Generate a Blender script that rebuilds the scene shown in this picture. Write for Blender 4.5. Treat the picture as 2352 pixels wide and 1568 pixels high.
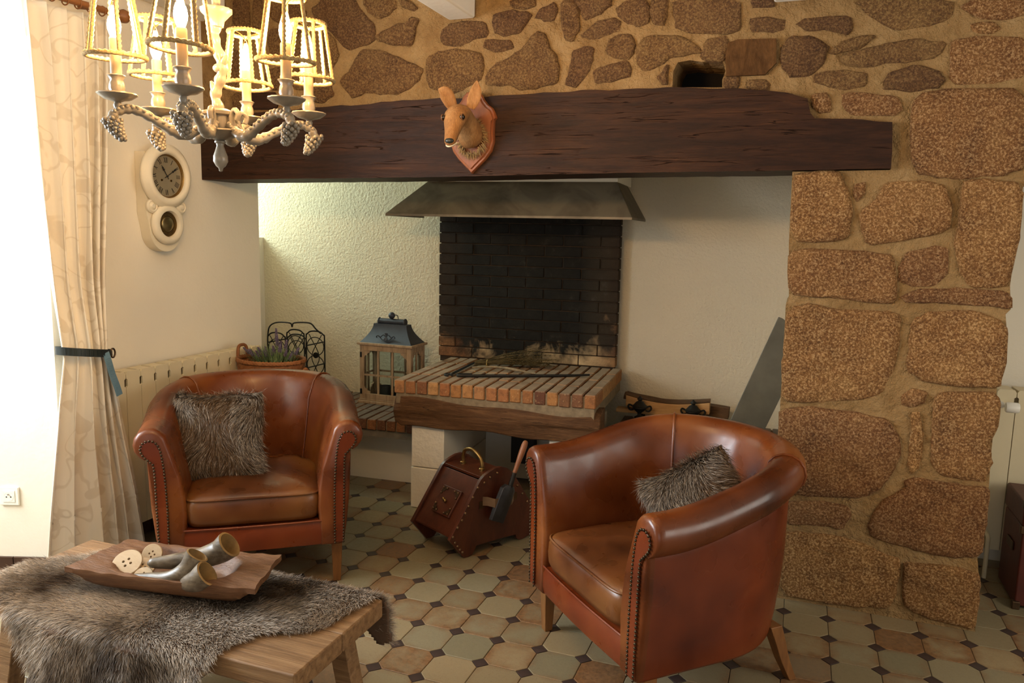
import bpy, bmesh, math, random
import numpy as np
from mathutils import Vector, Matrix
from mathutils.geometry import tessellate_polygon
from mathutils import noise as mnoise
for _o in list(bpy.data.objects): bpy.data.objects.remove(_o)
SC = bpy.context.scene
COL = SC.collection
PI = math.pi
rnd = random.Random(7)
# ------------------------------------------------------------------ camera
BULB = 570.0      # radiance of the six candle bulbs
CAMH = 1.55
YAW, PITCH, ROLL = 0.353596, 0.140008, 0.022021
_f = Vector((-math.sin(YAW)*math.cos(PITCH), math.cos(YAW)*math.cos(PITCH), -math.sin(PITCH)))
_r0 = Vector((math.cos(YAW), math.sin(YAW), 0)); _u0 = _r0.cross(_f)
_r = _r0*math.cos(ROLL)+_u0*math.sin(ROLL); _u = _u0*math.cos(ROLL)-_r0*math.sin(ROLL)
cam = bpy.data.cameras.new('camera'); cam.sensor_width = 36; cam.lens = 1780.04*36/2352; cam.clip_start = .05
co = bpy.data.objects.new('camera', cam); COL.objects.link(co)
co.matrix_world = Matrix(((_r.x,_u.x,-_f.x,0),(_r.y,_u.y,-_f.y,0),(_r.z,_u.z,-_f.z,CAMH),(0,0,0,1)))
SC.camera = co
def project(P):
    q = Vector(P)-Vector((0,0,CAMH)); d = q.dot(_f)
    if d < .1: return (-9e9,-9e9,d)
    return (1176+1780.04*q.dot(_r)/d, 784-1780.04*q.dot(_u)/d, d)
# ------------------------------------------------------------------ world, daylight, added fill, exposure
W = bpy.data.worlds.new('world'); SC.world = W; W.use_nodes = True
_bg = W.node_tree.nodes['Background']; _bg.inputs[0].default_value = (.80,.90,1,1); _bg.inputs[1].default_value = 1.0
def area(name, loc, target, sx, sy, power, color):
    l = bpy.data.lights.new(name,'AREA'); l.shape='RECTANGLE'; l.size=sx; l.size_y=sy; l.energy=power; l.color=color
    o = bpy.data.objects.new(name,l); COL.objects.link(o); o.location = loc
    d = Vector(target)-Vector(loc); o.rotation_euler = d.to_track_quat('-Z','Y').to_euler(); return o
area('daylight_left_window', (-4.02,1.15,1.85), (-2.0,1.15,1.7), 1.5, 1.0, 115, (.84,.93,1))
area('daylight_niche_window', (-4.50,4.05,2.30), (-2.3,4.6,.9), .75, .75, 46, (.78,1,.88))
area('fill_light_rear', (-.2,-2.45,1.5), (-.9,2.5,1.0), 2.6, 1.5, 6, (1,.94,.84))  # added soft fill from behind the camera, set at an invented window opening
area('fill_light_right', (2.66,1.6,1.6), (-2.0,2.2,1.1), 1.6, 1.25, 26, (1,.90,.74))  # added fill from out of view, brightens the left wall; its window is invented
SC.view_settings.view_transform = 'Standard'; SC.view_settings.look = 'None'
SC.view_settings.exposure = 0.45; SC.view_settings.gamma = 1; SC.view_settings.use_curve_mapping = False
# ------------------------------------------------------------------ geometry helper
class G:
    def __init__(s, M=None): s.v=[]; s.f=[]; s.M=M
    def add(s, vs, fs):
        b=len(s.v); s.v += [tuple(q) for q in vs]; s.f += [tuple(b+i for i in f) for f in fs]; return s
    def box(s, c, d, M=None):
        x,y,z=d[0]/2,d[1]/2,d[2]/2
        vs=[Vector((sx*x,sy*y,sz*z)) for sx in(-1,1) for sy in(-1,1) for sz in(-1,1)]
        if M: vs=[M@q for q in vs]
        vs=[q+Vector(c) for q in vs]
        return s.add(vs,[(0,1,3,2),(4,6,7,5),(0,4,5,1),(2,3,7,6),(0,2,6,4),(1,5,7,3)])
    def bx(s, x0,x1,y0,y1,z0,z1): return s.box(((x0+x1)/2,(y0+y1)/2,(z0+z1)/2),(x1-x0,y1-y0,z1-z0))
    def loft(s, rings, closed=True, cap=True):
        n=len(rings[0]); vs=[q for r in rings for q in r]; fs=[]
        for i in range(len(rings)-1):
            for j in range(n if closed else n-1):
                k=(j+1)%n; fs.append((i*n+j,i*n+k,(i+1)*n+k,(i+1)*n+j))
        if cap and closed: fs += [tuple(range(n-1,-1,-1)), tuple(range((len(rings)-1)*n,len(rings)*n))]
        return s.add(vs,fs)
    def tube(s, pts, r, n=8, cap=True, closed=False, flat=1):
        pts=[Vector(p) for p in pts]; m=len(pts); rs=r if hasattr(r,'__len__') else [r]*m
        up=None; rings=[]
        for i,p in enumerate(pts):
            if closed: t=pts[(i+1)%m]-pts[i-1]
            else: t=pts[min(i+1,m-1)]-pts[max(i-1,0)]
            if t.length<1e-9: t=Vector((0,0,1))
            t.normalize()
            if up is None:
                up=Vector((0,0,1)) if abs(t.z)<.9 else Vector((1,0,0))
            a=up-t*up.dot(t)
            if a.length<1e-6: a=t.orthogonal()
            a.normalize(); b=t.cross(a); up=a
            rings.append([p+(a*math.cos(2*PI*k/n)*flat+b*math.sin(2*PI*k/n))*rs[i] for k in range(n)])
        if closed: rings.append(rings[0]); cap=False
        return s.loft(rings,True,cap)
    def lathe(s, prof, c=(0,0,0), axis='z', n=20, flute=0, fn=0, cap=True):
        c=Vector(c); rings=[]
        for r,h in prof:
            ring=[]
            for k in range(n):
                a=2*PI*k/n; rr=max(r,1e-4)*(1+flute*math.cos(fn*a)); x,y=rr*math.cos(a),rr*math.sin(a)
                ring.append(c+(Vector((x,y,h)) if axis=='z' else Vector((h,x,y)) if axis=='x' else Vector((x,h,y))))
            rings.append(ring)
        return s.loft(rings,True,cap)
    def ball(s, c, r, n=8, m=6):
        r = r if hasattr(r,'__len__') else (r,r,r); c=Vector(c)
        return s.loft([[c+Vector((r[0]*math.sin(PI*i/m)*math.cos(2*PI*k/n),r[1]*math.sin(PI*i/m)*math.sin(2*PI*k/n),-r[2]*math.cos(PI*i/m))) for k in range(n)] for i in range(m+1)],True,False)
    def prism(s, poly, fn0, fn1):
        """poly 2D -> two layers through fn0/fn1 with tessellated caps"""
        n=len(poly); t=tessellate_polygon([[Vector((a,b,0)) for a,b in poly]])
        s.add([fn0(a,b) for a,b in poly]+[fn1(a,b) for a,b in poly],
              [tuple(q) for q in t]+[tuple(n+i for i in reversed(q)) for q in t]+[(i,(i+1)%n,n+(i+1)%n,n+i) for i in range(n)])
        return s
    def grid(s, fn, nu, nv):
        vs=[fn(i/nu,j/nv) for i in range(nu+1) for j in range(nv+1)]
        fs=[(i*(nv+1)+j,(i+1)*(nv+1)+j,(i+1)*(nv+1)+j+1,i*(nv+1)+j+1) for i in range(nu) for j in range(nv)]
        return s.add(vs,fs)
    def mesh(s, name, mat, smooth=0, bevel=0, recalc=True):
        me=bpy.data.meshes.new(name)
        vs=s.v if s.M is None else [tuple(s.M@Vector(q)) for q in s.v]
        me.from_pydata(vs,[],s.f); 
        if recalc:
            b=bmesh.new(); b.from_mesh(me); bmesh.ops.recalc_face_normals(b,faces=b.faces); b.to_mesh(me); b.free()
        if smooth:
            me.shade_smooth(); me.set_sharp_from_angle(angle=math.radians(smooth))
        if mat: me.materials.append(mat)
        return me
    def obj(s, name, mat, parent=None, smooth=0, bevel=0, seg=2, label=None, kind=None, subsurf=0, solid=0, recalc=True):
        o=bpy.data.objects.new(name, s.mesh(name,mat,smooth,recalc=recalc)); COL.objects.link(o)
        if solid:
            m=o.modifiers.new('solid','SOLIDIFY'); m.thickness=solid; m.offset=0
        if bevel:
            m=o.modifiers.new('bevel','BEVEL'); m.width=bevel; m.segments=seg; m.limit_method='ANGLE'; m.angle_limit=.6
            if not smooth:
                o.data.shade_smooth(); m.harden_normals=True
        if subsurf:
            m=o.modifiers.new('sub','SUBSURF'); m.levels=subsurf; m.render_levels=subsurf
        attach(o,parent)
        if label: o['label']=label
        if kind: o['kind']=kind
        return o
def attach(o,parent):
    if parent is None: return
    o.parent=parent
    if parent.type=='EMPTY' and parent.get('w'): o.matrix_parent_inverse=Matrix.Translation(-parent.location)
def thing(name,label,cat,loc=(0,0,0),rz=0,group=None,world=True):
    o=bpy.data.objects.new(name,None); COL.objects.link(o); o.location=loc; o.rotation_euler=(0,0,rz); o.empty_display_size=.05
    o['label']=label; o['category']=cat
    if group: o['group']=group
    if world: o['w']=1
    return o
def tag(o,label,cat,group=None):
    o['label']=label; o['category']=cat
    if group: o['group']=group
    return o
def struct(o): o['kind']='structure'; return o
def copy_obj(o,name,parent,M=None):
    c=o.copy(); COL.objects.link(c); c.parent=None; c.matrix_parent_inverse=Matrix()
    if M is not None: c.matrix_basis=M
    attach(c,parent); return c
def bez(pts,n=8):
    """Catmull-Rom through points"""
    P=[Vector(p) for p in pts]; out=[]
    for i in range(len(P)-1):
        a=P[i-1] if i else P[0]*2-P[1]; b=P[i]; c=P[i+1]; d=P[i+2] if i+2<len(P) else P[-1]*2-P[-2]
        for k in range(n):
            t=k/n; out.append(.5*((2*b)+(c-a)*t+(2*a-5*b+4*c-d)*t*t+(3*b-3*c+d-a)*t**3))
    out.append(P[-1]); return out
def lerpl(t,ks):
    for (a,va),(b,vb) in zip(ks,ks[1:]):
        if t<=b: return va+(vb-va)*(t-a)/(b-a) if t>=a else va
    return ks[-1][1]
def sm(a,b,x):
    t=min(1,max(0,(x-a)/(b-a))); return t*t*(3-2*t)
# ------------------------------------------------------------------ materials
class NT:
    def __init__(s,name,rough=.6,metal=0,spec=.4):
        s.m=bpy.data.materials.new(name); s.m.use_nodes=True; s.t=s.m.node_tree; s.b=s.t.nodes['Principled BSDF']
        s.b.inputs['Roughness'].default_value=rough; s.b.inputs['Metallic'].default_value=metal; s.b.inputs['Specular IOR Level'].default_value=spec
        s._c=None
    def n(s,t,**k):
        x=s.t.nodes.new('ShaderNode'+t)
        for a,v in k.items(): setattr(x,a,v)
        return x
    def l(s,a,b): s.t.links.new(a,b)
    def co(s,scale=(1,1,1),rot=(0,0,0),kind='Object',loc=None):
        tc=s.n('TexCoord'); mp=s.n('Mapping'); mp.inputs['Scale'].default_value=scale; mp.inputs['Rotation'].default_value=rot
        s.l(tc.outputs[kind],mp.inputs['Vector'])
        if loc is not None: s.l(loc,mp.inputs['Location'])
        return mp.outputs[0]
    def rand(s): return s.n('ObjectInfo').outputs['Random']
    def noise(s,co,scale,detail=4,rough=.6,dist=0):
        x=s.n('TexNoise'); x.inputs['Scale'].default_value=scale; x.inputs['Detail'].default_value=detail; x.inputs['Roughness'].default_value=rough; x.inputs['Distortion'].default_value=dist
        s.l(co,x.inputs['Vector']); return x.outputs['Fac']
    def ramp(s,fac,stops):
        x=s.n('ValToRGB'); e=x.color_ramp.elements
        while len(e)<len(stops): e.new(.5)
        for q,(p,c) in zip(e,stops): q.position=p; q.color=(*c,1) if len(c)==3 else c
        s.l(fac,x.inputs[0]); return x.outputs[0]
    def mix(s,fac,a,b,mode='MIX'):
        x=s.n('Mix',data_type='RGBA',blend_type=mode)
        for q,v in ((x.inputs[0],fac),(x.inputs[6],a),(x.inputs[7],b)):
            if hasattr(v,'is_linked'): s.l(v,q)
            else: q.default_value = v if not isinstance(v,tuple) or len(v)==4 else (*v,1)
        return x.outputs[2]
    def math(s,op,a,b=0,clamp=False):
        x=s.n('Math',operation=op,use_clamp=clamp)
        for q,v in ((x.inputs[0],a),(x.inputs[1],b)):
            if hasattr(v,'is_linked'): s.l(v,q)
            else: q.default_value=v
        return x.outputs[0]
    def maprange(s,v,a,b,c=0,d=1):
        x=s.n('MapRange'); x.clamp=True
        for i,q in enumerate((a,b,c,d)): x.inputs[i+1].default_value=q
        s.l(v,x.inputs[0]); return x.outputs[0]
    def hsv(s,col,h=None,sat=None,val=None):
        x=s.n('HueSaturation'); s.l(col,x.inputs['Color'])
        for nm,v in (('Hue',h),('Saturation',sat),('Value',val)):
            if v is None: continue
            if hasattr(v,'is_linked'): s.l(v,x.inputs[nm])
            else: x.inputs[nm].default_value=v
        return x.outputs[0]
    def col(s,c):
        if hasattr(c,'is_linked'): s.l(c,s.b.inputs['Base Color'])
        else: s.b.inputs['Base Color'].default_value=(*c,1)
        return s
    def rough(s,v): s.l(v,s.b.inputs['Roughness']); return s
    def bump(s,h,strength=.3,dist=.01):
        x=s.n('Bump'); x.inputs['Strength'].default_value=strength; x.inputs['Distance'].default_value=dist
        s.l(h,x.inputs['Height'])
        if s._c is not None: s.l(s._c,x.inputs['Normal'])
        s._c=x.outputs[0]; s.l(s._c,s.b.inputs['Normal']); return s
def simple(name,c,rough=.5,metal=0,var=.12,scale=20,bump=0,bscale=None,spec=.4):
    m=NT(name,rough,metal,spec); co=m.co(); f=m.noise(co,scale)
    a=tuple(x*(1-var) for x in c); b=tuple(min(1,x*(1+var)) for x in c)
    m.col(m.ramp(f,[(.3,a),(.7,b)]))
    if bump: m.bump(m.noise(co,bscale or scale*3),bump,.004)
    return m.m
def wood(name,stops,scale=(3,30,30),rough=.55,bump=.25,rot=(0,0,0),kind='Object',knots=1.5,spec=.35,seed=False,dist=.6,crack=0):
    m=NT(name,rough,0,spec); loc=None
    if seed:
        cx=m.n('CombineXYZ'); r=m.math('MULTIPLY',m.rand(),37.); m.l(r,cx.inputs[0]); m.l(r,cx.inputs[1]); m.l(r,cx.inputs[2]); loc=cx.outputs[0]
    co=m.co(scale,rot,kind,loc); f=m.noise(co,knots,7,.62,dist); g=m.noise(co,knots*5,4,.7,.2)
    h=m.math('ADD',m.math('MULTIPLY',f,.72),m.math('MULTIPLY',g,.28))
    c=m.ramp(h,stops)
    if seed: c=m.hsv(c,val=m.maprange(m.rand(),0,1,.8,1.2))
    if crack:
        cr=m.noise(m.co((.7,9,16),rot,kind),2.0,3,.5,.6); ck=m.maprange(m.math('ABSOLUTE',m.math('SUBTRACT',cr,.5)),.0,.010,1,0); ck=m.math('MULTIPLY',ck,m.maprange(f,.50,.62)); c=m.mix(m.math('MULTIPLY',ck,crack),c,(.004,.002,.001)); m.bump(m.math('MULTIPLY',ck,-1.0),.9,.02)
    m.col(c); m.bump(h,bump,.012); return m.m
MT={}
def plaster(name,c,bs=.5,scale=110):
    m=NT(name,.85,0,.2); co=m.co(); m.col(m.ramp(m.noise(co,2.2,3),[(.3,tuple(x*.95 for x in c)),(.7,c)]))
    m.bump(m.noise(co,scale,3,.6),bs,.009); m.bump(m.noise(co,9,3),.12,.02); return m.m
MT['plaster']=plaster('plaster_smooth',(.80,.735,.61),.12,60)
MT['plaster_rough']=plaster('plaster_roughcast',(.66,.58,.44),.75,62)
MT['white_paint']=plaster('white_painted_wood',(.80,.77,.70),.1,30)
MT['ceiling']=plaster('ceiling_plaster',(.80,.76,.68),.1,40)
def m_mortar():
    m=NT('mortar',.95,0,.1); co=m.co(); f=m.noise(co,5,6,.65)
    m.col(m.ramp(f,[(.25,(.165,.090,.033)),(.5,(.25,.152,.064)),(.75,(.33,.215,.10))]))
    m.bump(m.noise(co,11,5,.62),.9,.05); m.bump(m.noise(co,130,3,.7),.5,.006); return m.m
MT['mortar']=m_mortar()
def m_stone(name,dark,mid,light,spk):
    m=NT(name,.82,0,.35); cx=m.n('CombineXYZ'); r=m.math('MULTIPLY',m.rand(),53.)
    for i in range(3): m.l(r,cx.inputs[i])
    co=m.co((1,1,1),loc=cx.outputs[0]); big=m.noise(co,7,5,.65,.3); fine=m.noise(co,120,5,.8)
    c1=m.ramp(big,[(.28,dark),(.5,mid),(.72,light)]); c2=m.ramp(fine,[(.38,tuple(x*.35 for x in dark)),(.5,mid),(.60,spk)])
    c=m.mix(.55,c1,c2); c=m.hsv(c,h=m.maprange(m.rand(),0,1,.494,.503),val=m.maprange(m.rand(),0,1,.80,1.18)); m.col(c)
    m.bump(m.noise(co,26,5,.75),1.0,.03); m.bump(fine,1.0,.010); return m.m
MT['granite']=m_stone('granite',(.11,.040,.009),(.32,.138,.036),(.50,.265,.086),(.92,.60,.28))
MT['rubble']=m_stone('rubble_stone',(.075,.028,.008),(.20,.095,.029),(.32,.185,.065),(.46,.28,.105))
MT['beam']=wood('dark_beam_oak',[(.25,(.007,.0032,.0016)),(.45,(.022,.0082,.004)),(.6,(.042,.0155,.0065)),(.8,(.11,.042,.014))],(1.1,10,10),.55,.7,knots=2.2,spec=.18,crack=.9)
MT['hearth_beam']=wood('old_hearth_oak',[(.25,(.03,.013,.005)),(.5,(.10,.045,.017)),(.75,(.20,.10,.042))],(1.6,18,18),.7,.8,knots=2.5,spec=.2,crack=.9)
MT['timber_end']=wood('timber_end_grain',[(.3,(.03,.012,.004)),(.6,(.11,.052,.018)),(.8,(.18,.095,.038))],(14,14,5),.85,.9,spec=.1)
# outlines on the stone wall, (x, z) in millimetres
STONES=[[(-2342,2613),(-2280,2652),(-2100,2638),(-2061,2576),(-1996,2522),(-1993,2452),(-2035,2432),(-2134,2416),(-2168,2435),(-2221,2494),(-2281,2542),(-2322,2578)],[(-1990,2462),(-1938,2486),(-1862,2508),(-1811,2515),(-1799,2536),(-1755,2522),(-1774,2481),(-1792,2413),(-1874,2423),(-1957,2439)],[(-2054,2635),(-1887,2622),(-1874,2589),(-1919,2555),(-1964,2547),(-2015,2572),(-2041,2607)],[(-1862,2620),(-1806,2610),(-1762,2580),(-1787,2569),(-1830,2580)],[(-2183,2268),(-2122,2316),(-2088,2364),(-2062,2401),(-1977,2396),(-1887,2364),(-1761,2314),(-1736,2297),(-1754,2249),(-1798,2219),(-1861,2194),(-1958,2198),(-2023,2211),(-2110,2181),(-2150,2222)],[(-1705,2349),(-1638,2372),(-1553,2372),(-1494,2369),(-1434,2345),(-1422,2287),(-1444,2235),(-1521,2202),(-1575,2188),(-1636,2201),(-1685,2214),(-1710,2258)],[(-1638,2430),(-1627,2476),(-1579,2494),(-1496,2499),(-1419,2488),(-1407,2441),(-1424,2422),(-1477,2420),(-1524,2402),(-1614,2399)],[(-2815,2694),(-2720,2687),(-2716,2551),(-2776,2550),(-2815,2584)],[(-2694,2685),(-2636,2680),(-2647,2555),(-2694,2556)],[(-2935,2421),(-2798,2449),(-2734,2340),(-2812,2249),(-2933,2266)],[(-2839,2226),(-2726,2228),(-2722,2145),(-2831,2142)],[(-2334,2241),(-2244,2249),(-2224,2203),(-2287,2171),(-2332,2178)],[(-2624,2329),(-2537,2354),(-2510,2272),(-2539,2238),(-2626,2253)],[(-2278,2508),(-2214,2465),(-2195,2381),(-2250,2305),(-2284,2375)],[(-2600,2677),(-2459,2666),(-2376,2610),(-2391,2555),(-2532,2559),(-2602,2609)],[(-2604,2530),(-2447,2531),(-2351,2474),(-2360,2367),(-2500,2369),(-2600,2415)],[(-2480,2339),(-2360,2345),(-2340,2276),(-2383,2232),(-2475,2247)],[(-1371,2520),(-1294,2528),(-1220,2516),(-1199,2502),(-1229,2462),(-1255,2433),(-1318,2428),(-1359,2437),(-1378,2477)],[(-1295,2576),(-1185,2567),(-1184,2544),(-1225,2530),(-1284,2544)],[(-1178,2496),(-1147,2527),(-1092,2546),(-1081,2517),(-1100,2477),(-1141,2482)],[(-1409,2214),(-1407,2256),(-1369,2303),(-1273,2336),(-1232,2363),(-1196,2408),(-1171,2428),(-1134,2418),(-1112,2360),(-1080,2326),(-1063,2278),(-1066,2212),(-1122,2200),(-1174,2190),(-1238,2190),(-1297,2212),(-1351,2212)],[(-1415,2407),(-1350,2408),(-1291,2400),(-1285,2371),(-1322,2361),(-1382,2362),(-1417,2378)],[(-1001,2553),(-843,2540),(-838,2522),(-880,2493),(-929,2472),(-948,2471),(-969,2500)],[(-917,2432),(-889,2453),(-831,2467),(-796,2446),(-800,2415),(-838,2408),(-896,2385),(-951,2395),(-961,2407)],[(-813,2497),(-771,2530),(-690,2528),(-674,2483),(-677,2434),(-719,2425),(-767,2449),(-802,2474)],[(-662,2526),(-602,2521),(-600,2486),(-606,2429),(-653,2432),(-663,2482)],[(-574,2519),(-310,2499),(-303,2382),(-329,2371),(-395,2378),(-499,2391),(-550,2403),(-565,2466)],[(-850,2331),(-841,2372),(-803,2388),(-755,2394),(-731,2370),(-733,2320),(-756,2294),(-805,2304),(-839,2317)],[(-1004,2335),(-959,2351),(-909,2349),(-913,2302),(-931,2252),(-974,2193),(-1025,2200),(-1021,2233),(-1002,2289)],[(-901,2251),(-847,2267),(-760,2285),(-739,2248),(-753,2216),(-810,2210),(-889,2199)],[(-720,2337),(-683,2371),(-651,2378),(-544,2372),(-455,2322),(-449,2300),(-494,2296),(-572,2293),(-631,2256),(-677,2240),(-712,2278)],[(-443,2313),(-425,2347),(-355,2360),(-344,2333),(-358,2266),(-421,2274),(-444,2282)],[(-624,2210),(-593,2254),(-579,2253),(-581,2190),(-609,2189)],[(-1056,2548),(-1006,2553),(-979,2491),(-977,2431),(-1006,2387),(-1041,2396),(-1053,2446)],[(-347,2197),(-292,2195),(-290,2160),(-345,2160)],[(-257,2424),(-135,2412),(-135,2371),(-163,2366),(-253,2376)],[(-83,2387),(-41,2409),(110,2407),(120,2360),(104,2337),(36,2360),(-38,2361)],[(130,2464),(456,2439),(461,2379),(397,2354),(285,2346),(213,2379),(163,2419)],[(491,2413),(522,2434),(688,2421),(693,2369),(641,2358),(549,2370)],[(524,2348),(599,2352),(620,2327),(592,2311),(537,2324)],[(91,2263),(174,2277),(266,2296),(345,2303),(447,2291),(435,2244),(375,2226),(265,2228),(179,2214),(106,2224)],[(42,2272),(82,2307),(158,2333),(205,2324),(161,2290),(79,2270)],[(-133,2294),(-105,2340),(-24,2335),(40,2303),(20,2235),(-14,2199),(-88,2189),(-126,2230)],[(474,2295),(567,2298),(701,2287),(714,2152),(635,2138),(505,2138),(478,2157),(471,2242)],[(-2,2198),(90,2200),(180,2192),(184,2145),(101,2136),(51,2151),(1,2160)],[(254,2149),(274,2191),(354,2205),(428,2190),(460,2152),(429,2123),(327,2118),(262,2130)],[(-2,2115),(53,2119),(64,2055),(34,2046),(1,2070)],[(103,2111),(145,2116),(223,2106),(306,2091),(321,2047),(288,2029),(151,2036),(112,2072)],[(362,1971),(359,2076),(396,2106),(474,2112),(719,2111),(747,1823),(668,1800),(558,1794),(480,1797),(399,1807),(377,1864)],[(-261,2495),(-184,2489),(-179,2463),(-246,2465)],[(-255,2184),(-196,2181),(-176,2167),(-174,2138),(-253,2151)],[(-53,1794),(-25,1811),(110,1814),(146,1753),(172,1666),(168,1557),(60,1541),(-26,1545),(-47,1608)],[(177,1760),(214,1773),(217,1733),(194,1706),(180,1720)],[(204,1659),(274,1720),(288,1766),(396,1776),(492,1760),(517,1676),(518,1598),(461,1577),(343,1547),(245,1535),(215,1592)],[(554,1773),(605,1782),(729,1766),(750,1722),(754,1570),(743,1396),(665,1380),(601,1387),(572,1448),(550,1559),(558,1670)],[(-46,1496),(62,1509),(210,1503),(335,1493),(348,1406),(359,1308),(250,1306),(108,1319),(-38,1326)],[(364,1440),(383,1502),(494,1528),(525,1512),(522,1420),(489,1385),(405,1381),(368,1393)],[(379,1333),(431,1359),(567,1368),(734,1370),(750,1344),(751,1305),(660,1310),(525,1316),(405,1307)],[(-38,1233),(-7,1271),(45,1284),(125,1264),(316,1268),(379,1257),(383,1134),(373,1028),(337,933),(255,911),(120,884),(-34,873),(-41,1067)],[(429,1240),(486,1277),(645,1283),(716,1257),(751,1226),(751,1073),(741,999),(613,997),(492,1004),(428,1040),(426,1137)],[(418,934),(452,965),(496,955),(493,920),(458,896),(421,899)],[(532,934),(560,957),(729,976),(749,951),(749,829),(725,771),(748,712),(736,655),(739,624),(644,622),(577,631),(544,665),(539,784)],[(453,866),(483,869),(503,787),(503,710),(496,645),(474,620),(459,647),(462,754)],[(-39,834),(88,854),(259,843),(369,829),(419,757),(424,686),(394,596),(360,540),(286,493),(115,479),(-14,465),(-35,667)],[(8,434),(137,456),(250,451),(266,416),(232,350),(178,357),(15,339)],[(334,389),(377,491),(460,554),(452,582),(494,602),(580,599),(677,591),(744,600),(747,510),(747,411),(747,347),(726,315),(643,300),(519,308),(351,332)],[(4,299),(72,310),(261,310),(341,293),(408,260),(453,260),(465,195),(454,96),(433,39),(349,30),(182,21),(19,20)],[(486,251),(524,243),(647,257),(733,244),(749,225),(752,161),(754,8),(699,18),(574,30),(495,59),(482,146)]]
TIMBER=[(-342,2332),(-304,2343),(-155,2337),(-149,2244),(-191,2200),(-341,2201),(-349,2280)]
HOLE=[(-561,2169),(-560,2234),(-543,2269),(-493,2275),(-443,2266),(-420,2268),(-358,2259),(-347,2224),(-358,2189),(-356,2160)]
DARKTIMBER=[(-2715,2236),(-2569,2228),(-2541,2186),(-2563,2140),(-2703,2147)]
BEAM=[(-2989,1791),(-2975,2130),(-2642,2129),(-2379,2137),(-2054,2147),(-1656,2161),(-1435,2156),(-1121,2167),(-825,2164),(-638,2164),(-457,2158),(-282,2147),(-180,2136),(-97,2120),(-22,2098),(-7,2046),(11,2025),(135,2015),(291,1996),(293,1968),(300,1826),(-60,1820),(-734,1815),(-1653,1800)]
PR=[(750,1756),(754,1644),(744,1393),(755,1302),(740,1282),(750,1219),(738,999),(741,896),(743,792),(744,705),(748,618),(748,458),(749,332),(736,311),(750,223),(756,11)]
PL=[(-65,1816),(-54,1527),(-38,1295),(-49,1276),(-45,1094),(-43,853),(-37,721),(17,-12)]
# ------------------------------------------------------------------ floor
OX,OY,TP = -1.3353,3.1161,.17079
def m_tile():
    m=NT('floor_tile_glaze',.42,0,.4); gp=m.n('NewGeometry').outputs['Position']
    s=m.n('VectorMath',operation='SUBTRACT'); m.l(gp,s.inputs[0]); s.inputs[1].default_value=(OX,OY,0)
    d=m.n('VectorMath',operation='SCALE'); m.l(s.outputs[0],d.inputs[0]); d.inputs['Scale'].default_value=1/TP
    fl=m.n('VectorMath',operation='FLOOR'); m.l(d.outputs[0],fl.inputs[0]); fr=m.n('VectorMath',operation='FRACTION'); m.l(d.outputs[0],fr.inputs[0])
    wn=m.n('TexWhiteNoise'); wn.noise_dimensions='2D'; m.l(fl.outputs[0],wn.inputs['Vector'])
    sx=m.n('SeparateXYZ'); m.l(fr.outputs[0],sx.inputs[0]); sc=m.n('SeparateColor'); m.l(wn.outputs['Color'],sc.inputs[0])
    ax=m.math('ABSOLUTE',m.math('SUBTRACT',sx.outputs[0],.5)); ay=m.math('ABSOLUTE',m.math('SUBTRACT',sx.outputs[1],.5))
    edge=m.maprange(m.math('MAXIMUM',ax,ay),.27,.5)
    n1=m.noise(d.outputs[0],1.7,6,.75,.3); n2=m.noise(d.outputs[0],9,4,.75)
    base=m.ramp(wn.outputs['Value'],[(0,(.19,.165,.10)),(.3,(.25,.19,.105)),(.55,(.215,.19,.12)),(.8,(.29,.215,.115)),(1,(.165,.155,.115))])
    rust=m.ramp(n2,[(.3,(.095,.042,.017)),(.7,(.27,.135,.055))])
    k=m.math('ADD',m.math('MULTIPLY',edge,.30),m.math('MULTIPLY',sc.outputs[1],.72))
    mask=m.maprange(m.math('MULTIPLY',k,n1),.21,.46)
    c=m.mix(m.math('MULTIPLY',mask,.9),base,rust)
    full=m.maprange(sc.outputs[0],.90,.93); c=m.mix(m.math('MULTIPLY',full,.8),c,rust)
    spk=m.maprange(m.noise(d.outputs[0],24,4,.8),.57,.66); c=m.mix(m.math('MULTIPLY',spk,.5),c,(.10,.055,.03))
    m.col(c); m.rough(m.maprange(n2,.3,.7,.30,.55)); m.bump(n1,.25,.004); m.bump(n2,.2,.002); return m.m
MT['tile']=m_tile()
MT['inset']=simple('floor_inset_tile',(.045,.028,.024),.45,0,.25,12,.2)
MT['grout']=simple('floor_grout',(.15,.12,.085),.9,0,.2,30,.3)
floor=struct(G().bx(-4.25,2.75,-2.65,5.0,-.12,-.0045).obj('floor',MT['grout']))
def oct_pts(h,c): return [(h,-c),(h,c),(c,h),(-c,h),(-h,c),(-h,-c),(-c,-h),(c,-h)]
HC=.19*TP
def tile_g(g,cx,cy,pts,z=0):
    n=len(pts); g.add([(cx+x,cy+y,-.006) for x,y in pts]+[(cx+x,cy+y,z-.0016) for x,y in pts]+[(cx+x*.975,cy+y*.975,z) for x,y in pts],
      [(i,(i+1)%n,n+(i+1)%n,n+i) for i in range(n)]+[(n+i,n+(i+1)%n,2*n+(i+1)%n,2*n+i) for i in range(n)]+[tuple(range(2*n,3*n))]); return g
OP=oct_pts(TP/2-.0011,TP/2-HC-.0006); DPp=[(HC-.002,0),(0,HC-.002),(-HC+.002,0),(0,-HC+.002)]
m_oct=tile_g(G(),0,0,OP).mesh('floor_tile',MT['tile']); m_dia=tile_g(G(),0,0,DPp,-.0006).mesh('inset_tile',MT['inset'])
so,sd=G(),G(); seen_o,seen_d=[],[]
def blocked(x,y): return y>4.25 or x<-3.02 and y>2.4 or y>3.42 and (-.03<x<.74)
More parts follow.
